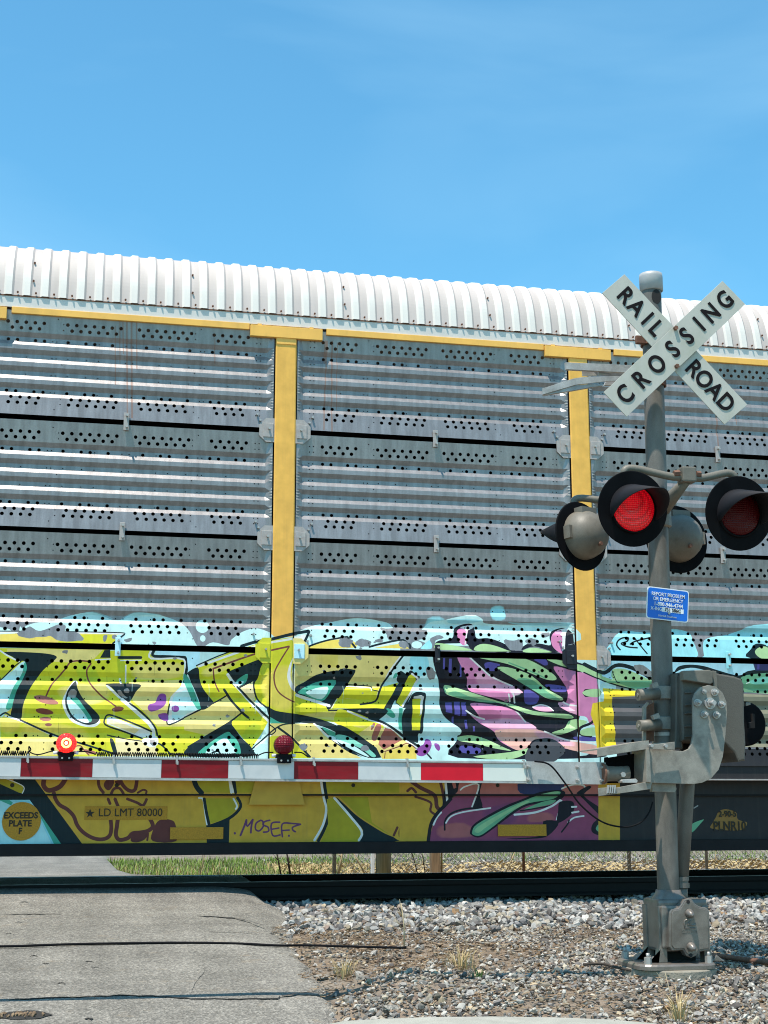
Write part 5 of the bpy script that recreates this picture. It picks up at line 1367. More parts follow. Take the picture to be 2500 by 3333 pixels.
# ------------------------------------------------------------------ flashing lights
def z2p(x, y, Y): return at(1700 + x / 2.074, 1450 + y / 2.074, Y)
def flashing_light(c, ax, lit, label, back):
    ax = Vector(ax).normalized(); up = Vector((0, 0, 1)); up = (up - ax * up.dot(ax)).normalized()
    t = thing('flashing_light', tuple(c), label, 'signal light', 'flashing lights on the mast')
    MB().lathe(c, ax, [(.0001, -.008), (.245, -.008), (.25, 0), (.246, .004), (.0001, .006)], 44, False).build('background_disc', 'lamp_black', t)
    MB().lathe(c, ax, [(.16, .004), (.162, .02), (.150, .022), (.150, .006)], 36).build('lens_ring', 'lamp_black', t)
    lens = MB().lathe(c, ax, [(.150, .012), (.135, .028), (.105, .042), (.06, .052), (.0001, .056)], 32).build('lens', 'lens_lit' if lit else 'lens_off', t)
    # visor: longest over the top, sloping back at the sides
    mb = MB(); n = 28; side = ax.cross(up); vs = []
    for k in range(n + 1):
        a = R(-112 + 224 * k / n); L_ = .02 + .38 * max(0, 1 - abs(a) / R(112)) ** .8
        for (rr, dd) in ((.163, .004), (.163 + .01, L_), (.158 + .01, L_), (.157, .004)):
            vs.append(c + ax * dd + (up * math.cos(a) + side * math.sin(a)) * rr - up * dd * .18)
    fs = []
    for k in range(n):
        for j in range(3): fs.append([k * 4 + j, k * 4 + j + 1, (k + 1) * 4 + j + 1, (k + 1) * 4 + j])
    mb.add(vs, fs, True).build('visor', 'hood_black', t)
    hs = MB().lathe(c, -ax, [(.175, .006), (.172, .05), (.160, .10), (.13, .15), (.08, .185), (.03, .197), (.0001, .198)], 30)
    housing = hs.build('housing', 'cast_alu', t)
    if back:
        for s in (-1, 1):
            p = c - ax * .05 + side * s * .17; MB().obox(p, side, ax, up, .018, .03, .045).build('hinge', 'cast_alu', t)
        p = c - ax * .06 + up * .16; MB().obox(p, side, ax, up, .07, .04, .03).build('top_hatch', 'cast_alu', t)
        p = c - ax * .165 - up * .09; MB().tube([p, p - ax * .03], .014, 8).build('drain_plug', 'rust_bolt', t)
    return t
LF = 8.42; LB = 9.22
faxis = Vector((.07, -1, -.12)); 
c1 = z2p(745, 427, LF); c2 = z2p(1462, 458, LF)
flashing_light(c1, faxis, True, 'lit red flashing light with black hood, facing the viewer beside the mast', False)
flashing_light(c2, faxis, False, 'unlit dark red flashing light with black hood, cut by the right edge', False)
c3 = z2p(395, 612, LB); c4 = z2p(1040, 632, LB)
flashing_light(c3, (-.42, .9, -.05), False, 'back of a flashing light, left of the mast, its hood pointing left', True)
flashing_light(c4, (-.10, 1, -.05), False, 'back of a flashing light in shadow right of the mast', True)
def arm_set(ca, cb_, hub, Y, label):
    t = thing('light_crossarm', tuple(hub), label, 'crossarm', 'crossarms of the flashing lights')
    for e, cc in ((-1, ca), (1, cb_)):
        top = cc + Vector((0, .05, .255)); mid = top + (hub - top) * .12 + Vector((0, .02, .035))
        P = [cc + Vector((0, .07, .16)), cc + Vector((0, .07, .23)), top + Vector((-e * -.02, .02, .012)), mid, hub + Vector((e * .10, 0, -.012)), hub]
        MB().tube([tuple(q) for q in catmull([tuple(p) for p in P], False, 4)], .026, 12).build('arm_pipe', 'cast_alu', t)
    MB().box(hub.x - .05, hub.x + .05, hub.y - .05, hub.y + .05, hub.z - .05, hub.z + .055, .012).build('hub', 'cast_alu', t)
    MB().tube([(hub.x + .06, hub.y - .02, hub.z + .01), (hub.x + .09, hub.y - .02, hub.z + .01)], .022, 6, smooth=False).tube([(hub.x - .06, hub.y - .02, hub.z + .01), (hub.x - .10, hub.y - .02, hub.z + .005)], .022, 6, smooth=False).build('hub_nut', 'rust_bolt', t)
    MB().tube([(hub.x, hub.y, hub.z - .03), (hub.x - .02, (hub.y + MY) / 2, hub.z - .10), (MX(hub.z), MY, hub.z - .20)], [.03, .045, .05], 12).build('stem', 'cast_alu', t)
    MB().lathe((MX(hub.z), MY, hub.z - .20), (0, 0, 1), [(.072, -.07), (.09, -.06), (.09, .06), (.072, .07)], 24, False).build('mast_clamp', 'bracket', t)
arm_set(c1, c2, z2p(1110, 205, LF + .02), LF, 'grey crossarm pipe holding the two front flashing lights')
arm_set(c3, c4, z2p(735, 380, LB), LB, 'grey crossarm pipe holding the two rear flashing lights')

# ------------------------------------------------------------------ blue report sign
q0 = [z2p(x, y, MY - .085) for x, y in ((846, 948), (1128, 985), (1116, 1197), (833, 1166))]
cs = sum(q0, Vector()) / 4; ux = ((q0[1] - q0[0]) + (q0[2] - q0[3])).normalized(); an = -math.atan2(ux.z, ux.x)
W_ = ((q0[1] - q0[0]).length + (q0[2] - q0[3]).length) / 4; H_ = ((q0[0] - q0[3]).length + (q0[1] - q0[2]).length) / 4
bs = thing('report_sign', tuple(cs), 'small blue report-problem sign with white lettering, tilted on the mast', 'sign')
def srot(x, z): return (cs.x + x * math.cos(-an) - z * math.sin(-an), cs.z + x * math.sin(-an) + z * math.cos(-an))
MB().prism([srot(a, b) for a, b in rrect(-W_, W_, -H_, H_, .02)], cs.y - .002, cs.y + .003, .0005).build('sign_border', 'sign_edge', bs)
pl = MB().prism([srot(a, b) for a, b in rrect(-W_ + .007, W_ - .007, -H_ + .007, H_ - .007, .016)], cs.y - .0035, cs.y - .0021).build('sign_face', 'sign_blue', bs)
def sline(txt, x, z, size, m='sign_edge', sx=.85, bold=.0002, Y=-.0055):
    p = srot(x, z); o = letters('lettering', txt, size, (p[0], cs.y + Y, p[1]), m, pl, bold=bold, sx=sx); o.rotation_euler = (0, an, 0)
sline('REPORT PROBLEM', 0, .062, .034, sx=.86); sline('OR EMERGENCY', 0, .029, .034, sx=.86); sline('1-800-946-4744', .004, -.005, .036, sx=.9, bold=.0006); sline('X-ING', -.082, -.038, .034, sx=.86)
MB().prism([srot(a, b) for a, b in rrect(-.042, .115, -.053, -.022, .001)], cs.y - .0045, cs.y - .0036).build('number_patch', 'sign_edge', pl)
sline('731 586C', .036, -.038, .034, 'letter_black', .86, .0003, -.006); sline('Norfolk Southern', .0, -.082, .020, sx=.9, bold=.0)
for z in (H_ * .55, -H_ * .55):
    p = srot(.01, z); MB().tube([(p[0], cs.y - .003, p[1]), (p[0], cs.y - .012, p[1])], .008, 8).build('sign_bolt', 'bolt', bs)
MB().box(cs.x - .04, cs.x + .04, cs.y + .004, MY - .06, cs.z - .02, cs.z + .02).build('sign_bracket', 'bracket', bs)

# ------------------------------------------------------------------ gate mechanism
GY = 8.47
gm = thing('gate_mechanism', tuple(at(2200, 2540, GY + .2)), 'grey crossing gate mechanism box with curved support plate clamped to the mast', 'gate mechanism')
def z3p(x, y, Y): return at(1800 + x / 2.37, 2100 + y / 2.37, Y)
def pr3(pp, y0, y1, m_, name, parent=gm, bev=.002, curve=False):
    q = [(v.x, v.z) for v in (z3p(x, y, y0) for x, y in pp)]
    return MB().prism(q, y0, y1, bev).build(name, m_, parent)
plate = [(1082, 420), (1100, 370), (1140, 325), (1200, 308), (1262, 322), (1310, 368), (1340, 440), (1345, 520), (1332, 690), (1312, 860), (1280, 960), (1220, 1030), (1150, 1062), (1080, 1072), (760, 1062), (725, 1050), (722, 795), (745, 795), (960, 815), (1010, 818), (1050, 800), (1072, 760), (1084, 690)]
pr3(plate, GY, GY + .022, 'bracket', 'support_plate')
plate_f = [(x, y) for x, y in plate]
pr3(plate, GY + .34, GY + .36, 'bracket', 'support_plate')
for (x, y, r_, L_) in ((1178, 356, .011, .03), (1258, 362, .018, .055), (1127, 442, .018, .055), (1222, 447, .028, .075), (1310, 456, .018, .055), (1177, 532, .018, .055), (1272, 537, .018, .055)):
    q = z3p(x, y, GY - .03); b = MB().tube([(q.x, GY + .002, q.z), (q.x, GY - .012, q.z)], r_ * 1.35, 16, smooth=False).tube([(q.x, GY - .01, q.z), (q.x, GY - .028, q.z)], r_ * .95, 6, smooth=False).tube([(q.x, GY - .02, q.z), (q.x, GY - L_, q.z)], r_ * .55, 8).build('bolt', 'bolt', gm)
# box behind the plate
B0 = GY + .14; B1_ = GY + .47
bxl = z3p(1005, 500, B0).x; bxr = z3p(1480, 500, B0).x; bzt = z3p(1200, 215, B0).z; bzb = z3p(1440, 893, B0).z
fr = [(1100, 208), (1240, 212), (1400, 240), (1455, 260), (1475, 300), (1480, 600), (1490, 760), (1485, 890), (1430, 900), (1400, 830), (1330, 760), (1100, 740), (1000, 735), (990, 500), (990, 240), (1000, 212)]
pr3(fr, B0, B1_, 'box_grey', 'mechanism_case', bev=.012)
pr3([(950, 215), (1000, 205), (1000, 800), (940, 800)], B0 + .05, B1_ + .1, 'box_grey', 'case_side', bev=.01)
pr3([(1005, 205), (1015, 196), (1210, 190), (1235, 205), (1235, 290), (1215, 302), (1010, 268)], GY + .08, B0 - .002, 'cast_alu', 'cover_lip', bev=.006)
pr3([(1232, 196), (1262, 200), (1272, 330), (1240, 330)], GY + .10, B0 + .02, 'cast_alu', 'cover_hasp', bev=.004)
for i, y in enumerate((360, 455, 520, 620, 700)):
    pr3([(1020, y), (1075, y - 4), (1075, y + 10), (1020, y + 12)], B0 - .014, B0 - .002, 'box_grey', 'case_rib', bev=.003)
# counterweights at the far right
q = z3p(1530, 610, B1_ - .05)
MB().lathe((q.x - .075, B1_ - .12, q.z), (0, 1, 0), [(.0001, 0), (.14, 0), (.15, .01), (.15, .10), (.14, .11), (.0001, .11)], 36, False, ).build('counterweight', 'lamp_black', gm)
pr3([(1490, 440), (1525, 442), (1525, 460), (1490, 470)], B0 + .1, B0 + .16, 'bracket', 'weight_strap')
pr3([(1535, 528), (1560, 530), (1560, 640), (1510, 640), (1510, 600), (1540, 590)], B0 + .08, B0 + .1, 'rail_steel', 'weight_tag')
# channel that carries the gate arm
pr3([(345, 800), (742, 733), (742, 800), (345, 862)], GY - .03, GY - .02, 'bracket', 'upper_channel')
a_ = [z3p(x, y, GY - .03) for x, y in ((345, 800), (742, 733))]; MB().add([(a_[0].x, GY - .03, a_[0].z), (a_[1].x, GY - .03, a_[1].z), (a_[1].x, GY + .3, a_[1].z), (a_[0].x, GY + .3, a_[0].z), (a_[0].x, GY - .03, a_[0].z - .008), (a_[1].x, GY - .03, a_[1].z - .008), (a_[1].x, GY + .3, a_[1].z - .008), (a_[0].x, GY + .3, a_[0].z - .008)], [[0, 1, 2, 3], [7, 6, 5, 4], [0, 3, 7, 4], [2, 1, 5, 6]]).build('channel_web', 'bracket', gm)
pr3([(755, 770), (940, 745), (942, 808), (750, 800)], GY - .06, GY - .045, 'bracket', 'stop_plate')
for x, y in ((758, 775), (868, 778)):
    q = z3p(x, y, GY - .07); MB().tube([(q.x, GY - .05, q.z), (q.x, GY - .085, q.z)], .012, 6, smooth=False).build('bolt', 'bolt', gm)
pr3([(350, 1102), (420, 1098), (500, 1098), (745, 1050), (765, 1062), (755, 1110), (620, 1130), (355, 1165)], GY - .03, GY - .02, 'bracket', 'lower_channel')
pr3([(722, 795), (745, 800), (760, 1062), (722, 1055)], GY - .045, GY + .2, 'bracket', 'channel_end')
pr3([(402, 865), (425, 862), (425, 1060), (402, 1062)], GY + .12, GY + .14, 'lamp_black', 'channel_back')
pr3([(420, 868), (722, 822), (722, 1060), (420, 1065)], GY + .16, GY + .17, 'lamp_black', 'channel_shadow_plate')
q = z3p(420, 990, GY); e_ = z3p(600, 990, GY)
MB().lathe((q.x, GY + .05, q.z), (1, 0, 0), [(.0001, -.01), (.062, -.01), (.062, .004), (.048, .02), (.046, (e_.x - q.x) * .6), (.05, (e_.x - q.x)), (.0001, (e_.x - q.x))], 24).build('pivot_hub', 'cast_alu', gm)
MB().lathe((q.x - .012, GY + .05, q.z), (1, 0, 0), [(.0001, -.006), (.066, -.006), (.066, .006), (.0001, .006)], 24, False).build('hub_flange', 'rust_bolt', gm)
q2 = z3p(545, 998, GY - .01); MB().tube([(q2.x, GY + .01, q2.z), (q2.x, GY - .008, q2.z)], .017, 6, smooth=False).build('bolt', 'bolt', gm)
pr3([(540, 1035), (640, 1030), (655, 1045), (650, 1062), (540, 1062), (530, 1050)], GY - .02, GY + .05, 'alu', 'hub_shoe')
for i in range(4): pr3([(425 + i * 17, 1080), (436 + i * 17, 1080), (430 + i * 17, 1140), (418 + i * 17, 1145)], GY - .05, GY - .032, 'bolt', 'shear_pin', bev=.001)
pr3([(765, 1062), (945, 1068), (955, 1110), (940, 1135), (765, 1130)], GY + .05, GY + .09, 'bracket', 'lower_saddle')
# clamps round the mast
for (x0, y0, x1, y1) in ((655, 385, 790, 372), (662, 622, 800, 612)):
    a, b = z3p(x0, y0, GY + .2), z3p(x1, y1, GY + .2)
    MB().tube([(a.x, GY + .2, a.z), (b.x + .03, GY + .22, b.z)], .037, 20).build('clamp_stub', 'cast_alu', gm)
    MB().tube([(a.x - .004, GY + .2, a.z), (a.x + .002, GY + .2, a.z)], .012, 8).build('stub_pin', 'bracket', gm)
    zc = (a.z + b.z) / 2 + .02
    MB().lathe((MX(zc), MY, zc), (0, 0, 1), [(.0735, -.045), (.088, -.04), (.088, .04), (.0735, .045)], 28, False).build('mast_clamp', 'bracket', gm)
    MB().obox((b.x - .02, GY + .17, b.z + .05), (1, 0, .4), (0, 1, 0), (-.4, 0, 1), .022, .02, .014).build('clamp_bolt', 'bracket', gm)
pr3([(700, 475), (735, 435), (742, 450), (722, 480), (720, 740), (700, 742)], GY + .24, GY + .27, 'bracket', 'clamp_strap')
pr3([(722, 470), (780, 440), (780, 740), (722, 745)], GY + .30, GY + .34, 'rust_bolt', 'clamp_backing')
MB().box(MX(1.0) + .02, bxl + .06, MY - .05, MY + .08, z3p(900, 800, MY).z, z3p(900, 330, MY).z).build('case_mount', 'box_grey', gm)

# ------------------------------------------------------------------ gate arm
AY = 8.55
aL, aR = at(0, 2497.5, AY), at(1968, 2517.5, AY)
dirv = (aR - aL).normalized(); upv = Vector((-dirv.z, 0, dirv.x)); AH = (at(1000, 2470, AY) - at(1000, 2541, AY)).z / 2
start = aL - dirv * 1.6
ga = thing('crossing_gate', tuple(aR), 'long lowered crossing gate arm with red and white bands across the view', 'gate arm')
Lh = (aR - start).length / 2; mid = (aR + start) / 2
beam = MB().obox(mid, dirv, (0, 1, 0), upv, Lh, .016, AH - .004).build('beam', 'alu', ga)
for s in (-1, 1): MB().obox(mid + upv * s * (AH - .004), dirv, (0, 1, 0), upv, Lh, .026, .0055).build('rim', 'alu', ga)
def on_arm(px): 
    p = at(px, 2507, AY - .016); return (p - start).dot(dirv)
bands = [(-560, -400, 'retro_red'), (-400, -200, 'retro_white'), (-200, 67, 'retro_white'), (67, 301, 'retro_red'), (301, 525, 'retro_white'), (525, 743, 'retro_red'), (743, 957, 'retro_white'), (957, 1166, 'retro_red'), (1166, 1332, 'retro_white'), (1332, 1370, 'retro_cream'), (1370, 1572, 'retro_red_bright'), (1572, 1720, 'retro_cream')]
for a, b, m_ in bands:
    s0, s1 = on_arm(a), on_arm(b); c = start + dirv * (s0 + s1) / 2 + Vector((0, -.0175, 0))
    MB().obox(c, dirv, (0, 1, 0), upv, abs(s1 - s0) / 2 - .001, .0012, AH - .013).build('red_band' if 'red' in m_ else 'white_band', m_, ga)
ep = (on_arm(1712), on_arm(1966)); c = start + dirv * sum(ep) / 2 + Vector((0, -.022, 0))
epo = MB().obox(c, dirv, (0, 1, 0), upv, (ep[1] - ep[0]) / 2, .005, AH + .004).build('end_plate', 'alu', ga)
for px in (1720, 1880, 1958):
    for py in (2495, 2538):
        q = at(px, py + (px - 1720) * .0107, AY - .03); MB().tube([(q.x, AY - .025, q.z), (q.x, AY - .03, q.z)], .014, 14, smooth=False).tube([(q.x, AY - .03, q.z), (q.x, AY - .042, q.z)], .011, 6, smooth=False).tube([(q.x, AY - .04, q.z), (q.x, AY - .06, q.z)], .006, 8).build('bolt', 'bolt', ga)
ptop = lambda px: start + dirv * on_arm(px) + upv * AH
for px in (88, 368, 574, 782, 1020, 1325, 1705):
    p = ptop(px); MB().obox(p + Vector((0, -.028, -.012)), dirv, (0, 1, 0), upv, .006, .003, .022).obox(p + Vector((0, -.012, .010)), dirv, (0, 1, 0), upv, .006, .016, .003).obox(p + Vector((.004, -.034, -.030)), dirv, (0, 1, 0), upv, .005, .006, .010).build('cable_clip', 'bolt', ga)
def coil(x0, x1, turns, name='coil_cord'):
    A, B = ptop(x0), ptop(x1); n = turns * 9; P = []
    for i in range(n + 1):
        t = i / n; a = t * turns * 2 * math.pi; p = A + (B - A) * t; P.append((p.x + .002 * math.sin(t * 40), p.y - .004 + .0125 * math.cos(a), p.z + .017 + .0125 * math.sin(a)))
    MB().tube(P, .0032, 5, False).build(name, 'rubber', ga)
coil(-80, 92, 26); coil(310, 560, 34); coil(560, 840, 52)
def cord(P, r=.004): MB().tube([tuple(q) for q in catmull(P, False, 8)], r, 6).build('cord', 'rubber', ga)
pa = lambda px, py: tuple(at(px, py, AY - .01))
cord([pa(92, 2450), pa(100, 2440), pa(94, 2430), pa(98, 2448), pa(125, 2456), pa(165, 2446), pa(180, 2445)])
cord([pa(250, 2446), pa(285, 2447), pa(312, 2456)]); cord([pa(838, 2460), pa(862, 2450), pa(890, 2449)]); cord([pa(958, 2449), pa(982, 2450), pa(1000, 2462), pa(1004, 2466)])
wy = AY - .06
cord([tuple(at(*p, wy)) for p in ((1740, 2478), (1790, 2490), (1840, 2550), (1890, 2620), (1960, 2675), (2030, 2692), (2080, 2680), (2110, 2650), (2125, 2610))], .0055)
def gate_lamp(px, py, lit, label):
    c = at(px, py, AY - .012); t = thing('gate_lamp', (c.x, c.y, ptop(px).z), label, 'gate light', 'lights on the gate arm'); r_ = .0585
    l = MB().lathe((c.x, c.y - .02, c.z), (0, -1, 0), [(r_ * 1.02, -.02), (r_, 0), (r_ * .93, .018), (r_ * .7, .036), (r_ * .35, .047), (.0001, .05)], 28).build('lens', 'gate_lens_lit' if lit else 'gate_lens_off', t)
    MB().lathe((c.x, c.y + .02, c.z), (0, 1, 0), [(r_ * 1.02, -.02), (r_, 0), (r_ * .7, .03), (.0001, .045)], 24).build('rear_lens', 'gate_lens_off', t)
    MB().lathe((c.x, c.y, c.z), (0, 1, 0), [(r_ * 1.07, -.008), (r_ * 1.07, .008)], 28).build('rim', 'lamp_black', t)
    if lit:
        MB().lathe((c.x, c.y - .066, c.z), (0, -1, 0), [(.030, 0), (.030, .004), (.018, .006), (.018, .0)], 24).build('glow_ring', 'filament', t)
        MB().lathe((c.x, c.y - .07, c.z), (0, -1, 0), [(.009, 0), (.008, .004), (.0001, .005)], 16).build('bulb', 'filament_core', t)
    zb = ptop(px).z + .0055; MB().box(c.x - .048, c.x + .048, c.y - .03, c.y + .03, zb, zb + .024, .004).box(c.x - .042, c.x + .042, c.y - .034, c.y - .01, zb - .03, zb + .004, .003).build('socket', 'rubber', t)
    for s in (-1, 1):
        MB().tube([(c.x + s * .02, c.y - .036, zb - .015), (c.x + s * .02, c.y - .045, zb - .015)], .006, 6).build('screw', 'bolt', t)
        MB().tube([(c.x + s * .045, c.y, zb + .018), (c.x + s * .072, c.y, zb + .016)], .009, 8).build('plug', 'sign_edge', t)
gate_lamp(216, 2420, True, 'glowing round red light on top of the gate arm, at left'); gate_lamp(924, 2425, False, 'unlit dark red round light on the gate arm in front of the yellow post')

# ------------------------------------------------------------------ near ground things
# thin black line across the road and gravel, modelled as a round sweep
tp = [(-60, 3087), (60, 3085), (200, 3080), (400, 3076), (600, 3074), (780, 3077), (900, 3083), (1000, 3088), (1150, 3092), (1300, 3096), (1320, 3094)]
def surf(y, x): return rz(y) if x < redge(y) - .02 else max(gz(y, x) + .012, rz(y) - .05)
P = []
for px, py in tp:
    h = hit(px, py, rz if px < 930 else gz); P.append((h.x, h.y, surf(h.y, h.x) + .012))
rt = MB().tube([tuple(q) for q in catmull(P, False, 5)], .009, 8).build('black_line', 'rubber'); tag(rt, 'thin black rubber tube lying across the asphalt and gravel', 'tube')
# rusty rod and cable in the gravel
def groundline(pp, r, m_, name, label, cat):
    P = [];
    for px, py in pp: h = hit(px, py, gz); P.append((h.x, h.y, gz(h.y, h.x) + .02))
    tag(MB().tube([tuple(q) for q in catmull(P, False, 4)], r, 8).build(name, m_), label, cat)
groundline([(2320, 3120), (2380, 3128), (2440, 3136), (2520, 3146)], .018, 'rust_bolt', 'rusty_rod', 'rusty brown rod in the gravel right of the signal base', 'rod')
groundline([(1900, 3150), (1960, 3148), (2010, 3160), (2058, 3170)], .009, 'twig', 'branch', 'dark fallen branch on the gravel left of the signal base', 'branch')
def tuft(px, py, n, h, spread, label, m_='straw', name='dry_grass_tuft', lean=.5):
    c = hit(px, py, gz); mb = MB()
    for i in range(n):
        a = random.uniform(0, 2 * math.pi); r0 = random.uniform(0, spread * .4); l = h * random.uniform(.45, 1.1); ln = random.uniform(.1, lean)
        b = Vector((c.x + r0 * math.cos(a), c.y + r0 * math.sin(a), gz(c.y, c.x) - .01)); d = Vector((math.cos(a) * ln, math.sin(a) * ln, 1)).normalized(); wv = Vector((-math.sin(a), math.cos(a), 0)) * random.uniform(.0018, .0035)
        m1 = b + d * l * .55; tip = m1 + (d + Vector((math.cos(a) * .5, math.sin(a) * .5, -.35))) * l * .5
        mb.add([b - wv, b + wv, m1 + wv * .8, m1 - wv * .8, tip], [[0, 1, 2, 3], [3, 2, 4]])
    o = mb.build(name, m_); o_ = o; tag(o_, label, 'grass')
    return o
tuft(1500, 3150, 90, .17, .28, 'pale dry grass tuft in the gravel left of the signal base')
tuft(1120, 3180, 60, .17, .22, 'straw grass tuft at the crumbling road edge')
tuft(2210, 3320, 60, .20, .2, 'dry grass tuft at the bottom right below the signal base')
tuft(1560, 3175, 26, .08, .2, 'low green weed beside the pale dry tuft', 'leaf_green', 'weed')
def stalk(px0, py0, px1, py1, zf, r, m_, label, name='dry_stalk', kids=3, Y=None):
    b = hit(px0, py0, zf) if Y is None else at(px0, py0, Y); t = at(px1, py1, b.y)
    mb = MB(); mb.tube([b, b + (t - b) * .5 + Vector((.01, 0, 0)), t], [r, r * .8, r * .4], 6)
    for i in range(kids):
        k = random.uniform(.3, .85); p = b + (t - b) * k; mb.tube([p, p + Vector((random.uniform(-.08, .08), 0, random.uniform(.04, .12)))], [r * .5, r * .2], 5)
    return tag(mb.build(name, m_), label, 'plant')
stalk(1316, 3090, 1306, 2940, gz, .006, 'dry_stem', 'single dry stalk standing at the end of the black tube')
for q in range(3):
    c = hit(1310 + q * 9, 3005 + q * 22, gz)
stalk(2188, 3300, 2165, 3165, gz, .003, 'dry_stem', 'thin dry weed stalk in front of the signal base', kids=1)
# broken asphalt lumps at the road edge
lump_v = [(905, 3165, .06), (1048, 3190, .085), (1190, 3190, .07), (1225, 3260, .05), (1270, 3285, .055), (960, 3030, .045)]
for i, (px, py, s) in enumerate(lump_v):
    h = hit(px, py, gz); q = VAR[i] * np.array([1.2, .8, .4]) * s + np.array([h.x, h.y, gz(h.y, h.x) + s * .22])
    o = MB().add([tuple(v) for v in q], IF.tolist()).build('asphalt_lump', 'asphalt'); tag(o, ['broken grey lump on the road shoulder under the first crack', 'large broken asphalt lump at the road edge beside the straw tuft', 'flat grey lump in the dirt right of the road edge', 'small rounded lump near the kerb', 'rounded lump just above the pale kerb', 'small asphalt lump where the road meets the ballast'][i], 'rubble', 'lumps of broken asphalt')

# ------------------------------------------------------------------ beyond the track
def blades(name, x0, x1, y0, y1, n, h0, h1, m_, label, cat='grass', dens=None, zf=gz):
    X = rng.uniform(x0, x1, n); Y = rng.uniform(y0, y1, n)
    if dens is not None: k = rng.random(n) < dens(X, Y); X, Y = X[k], Y[k]
    n = len(X); a = rng.uniform(0, 2 * math.pi, n); h = rng.uniform(h0, h1, n); ln = rng.uniform(.1, .7, n); wd = rng.uniform(.003, .008, n); Z = GZ(Y) - .02
    dx, dy = np.cos(a), np.sin(a); v = np.empty((n, 5, 3))
    v[:, 0] = np.column_stack([X - dy * wd, Y + dx * wd, Z]); v[:, 1] = np.column_stack([X + dy * wd, Y - dx * wd, Z])
    mxp = np.column_stack([X + dx * ln * h * .4, Y + dy * ln * h * .4, Z + h * .6]); v[:, 2] = mxp + np.column_stack([dy * wd, -dx * wd, 0 * X]) * .8; v[:, 3] = mxp - np.column_stack([dy * wd, -dx * wd, 0 * X]) * .8
    v[:, 4] = np.column_stack([X + dx * ln * h, Y + dy * ln * h, Z + h * .95])
    fs = []
    for i in range(n): o = i * 5; fs.append((o, o + 1, o + 2, o + 3)); fs.append((o + 3, o + 2, o + 4))
    me = bpy.data.meshes.new(name); me.from_pydata(v.reshape(-1, 3).tolist(), [], fs); me.update(); me.materials.append(MATS[m_]); o = link(name, me); tag(o, label, cat, kind='stuff'); return o
blades('grass', .6, 6.0, 18.8, 30, 13000, .04, .15, 'grass_green', 'green grass verge beyond the track beside the far road', dens=lambda X, Y: ((X > RE(Y)) & (X < 4.2 + (Y - 20) * .16 + .4 * np.sin(Y * 3))).astype(float))
blades('dry_grass', .6, 7.2, 18.6, 26, 10000, .05, .2, 'straw', 'straw coloured dry grass mixed into the verge beyond the track', dens=lambda X, Y: (X > RE(Y) + .05) * (.12 + .4 * (Y < 20.0) + .7 * (X > 3.4)) * (X < 4.3 + (Y - 20) * .3 + .5 * np.sin(Y * 4)))
blades('far_weeds', 5, 16, 26, 34, 5000, .05, .15, 'grass_green', 'low green weeds behind the far gravel', dens=lambda X, Y: .25 + .75 * (np.sin(X * 1.3) * np.sin(Y * .9 + X * .4) > -.1) * (Y > 25.5))
n = 9000; X = rng.uniform(3.6, 15, n); Y = rng.uniform(18, 30, n); S = rng.uniform(.02, .045, n)
stones('far_gravel', X, Y, GZ(Y) + rng.uniform(-.01, .02, n), S, pick(n, 1.05), ('pale loose gravel and stones beyond the track', 'gravel'))
n = 8000; X = rng.uniform(3.4, 15, n); Y = rng.uniform(18.5, 26, n); mb_v = []; mb_f = []
for x, y in zip(X, Y):
    if random.random() > .4 + .6 * (math.sin(x * 1.7) > -.2): continue
    a = random.uniform(0, math.pi); l = random.uniform(.03, .10); wd = random.uniform(.008, .02); z = gz(y) + .01 + random.uniform(0, .05); t_ = random.uniform(-.5, .5) * l
    dx, dy = math.cos(a) * l, math.sin(a) * l; nx, ny = -math.sin(a) * wd, math.cos(a) * wd; o = len(mb_v)
    mb_v += [(x - dx - nx, y - dy - ny, z - t_), (x + dx - nx, y + dy - ny, z + t_), (x + dx + nx, y + dy + ny, z + t_ + wd), (x - dx + nx, y - dy + ny, z - t_ + wd)]; mb_f.append([o, o + 1, o + 2, o + 3])
tag(MB().add(mb_v, mb_f).build('dead_leaves', 'straw'), 'heap of curled dead leaves and straw beyond the rails', 'litter', kind='stuff')
FY = 21.0
def fpost(px, wpx, m_, label, name, top=2.0, round_=True, Y=FY):
    c = at(px, 2815, Y); r = wpx / 2 / (FOC / (Y * 1.02)); zb = gz(Y) - .05; zz = top
    if round_: o = MB().tube([(c.x, Y, zb), (c.x + .01, Y, (zb + zz) / 2), (c.x, Y, zz)], [r * 1.04, r, r * .97], 14).build(name, m_)
    else: o = MB().box(c.x - r, c.x + r, Y - r, Y + r, zb, zz, r * .2).build(name, m_)
    tag(o, label, 'post')
fpost(1248, 47, 'post_wood', 'thick grey-green wooden post seen under the rail car', 'wooden_post')
fpost(1213, 11, 'post_white', 'thin white post beside the thick wooden post', 'marker_post', 1.2, False)
fpost(1416, 30, 'post_brown', 'brown weathered timber post seen under the rail car', 'timber_post', 1.6, False)
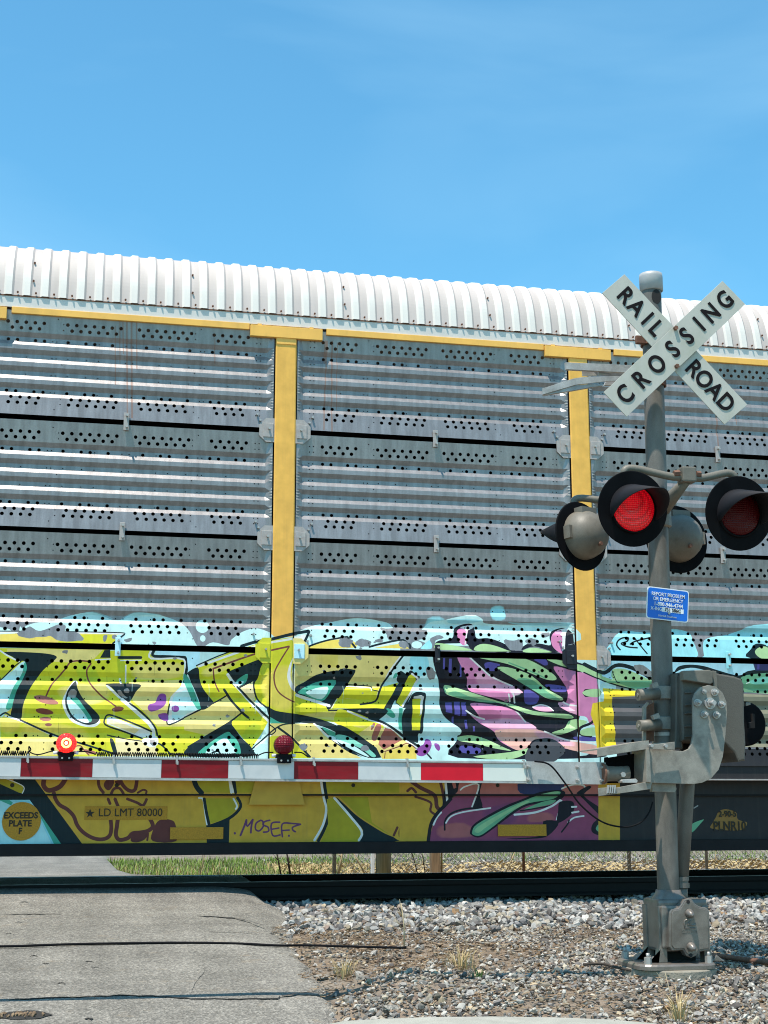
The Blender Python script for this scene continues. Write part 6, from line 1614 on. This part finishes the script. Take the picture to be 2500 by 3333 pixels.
fpost(1437, 6, 'dry_stem', 'thin yellowish pipe right behind the brown timber post', 'pipe_post', 1.5)
fpost(1704, 9, 'rust_bolt', 'slim rusty fence post beyond the track near the middle', 'fence_post', 1.5)
fpost(2300, 10, 'wire', 'slim grey fence post beyond the track at right', 'fence_post', 1.5)
cf = thing('chain_link_fence', (7.5, FY + .3, gz(FY)), 'sagging chain link fence beyond the track', 'fence')
mb = MB(); zb, zt_ = gz(FY) + .0, 1.3; Hh = zt_ - zb
x = 3.9
while x < 13.5:
    for s in (1, -1):
        p0 = (x, FY + .3 + .004 * s, zb); p1 = (x + s * Hh, FY + .3 + .004 * s, zt_); mb.tube([p0, p1], .0035, 3, False, False)
    x += .085
mb.build('wire_mesh', 'wire', cf)
for xx in (3.9, 8.6, 13.4): MB().tube([(xx, FY + .33, zb - .05), (xx, FY + .33, zt_ + .05)], .03, 10).build('fence_post', 'wire', cf)
MB().tube([(3.9, FY + .33, zt_), (13.4, FY + .33, zt_)], .02, 8).build('top_pipe', 'wire', cf)
# bare stems in the weeds
stems = [(915, 2850, 890, 2740, .012, 'twig', 'dark bare stem under the rail car, left one of a pair'), (945, 2850, 925, 2740, .016, 'twig', 'thick dark bare stem, right one of a pair'), (975, 2850, 966, 2740, .007, 'dry_stem', 'pale thin reed right of the dark stems'),
         (1100, 2850, 1118, 2740, .02, 'dry_stem', 'leaning pale cane left of the white post'), (1190, 2850, 1140, 2760, .012, 'dry_stem', 'pale crooked branch leaning towards the white post'), (1360, 2850, 1330, 2740, .008, 'twig', 'dark twig between the two timber posts'),
         (1385, 2850, 1365, 2740, .008, 'twig', 'dark twig close left of the brown timber post'), (1640, 2850, 1690, 2740, .012, 'dry_stem', 'pale slanting stick left of the rusty fence post'), (2322, 2850, 2332, 2740, .007, 'dry_stem', 'thin stem right of the grey fence post'), (650, 2850, 672, 2740, .008, 'dry_stem', 'tall straw stem in the green verge')]
for a, b, c_, d, r_, m_, lb in stems: stalk(a, b, c_, d, gz, r_, m_, lb, 'bare_stem', 4, Y=20.3)
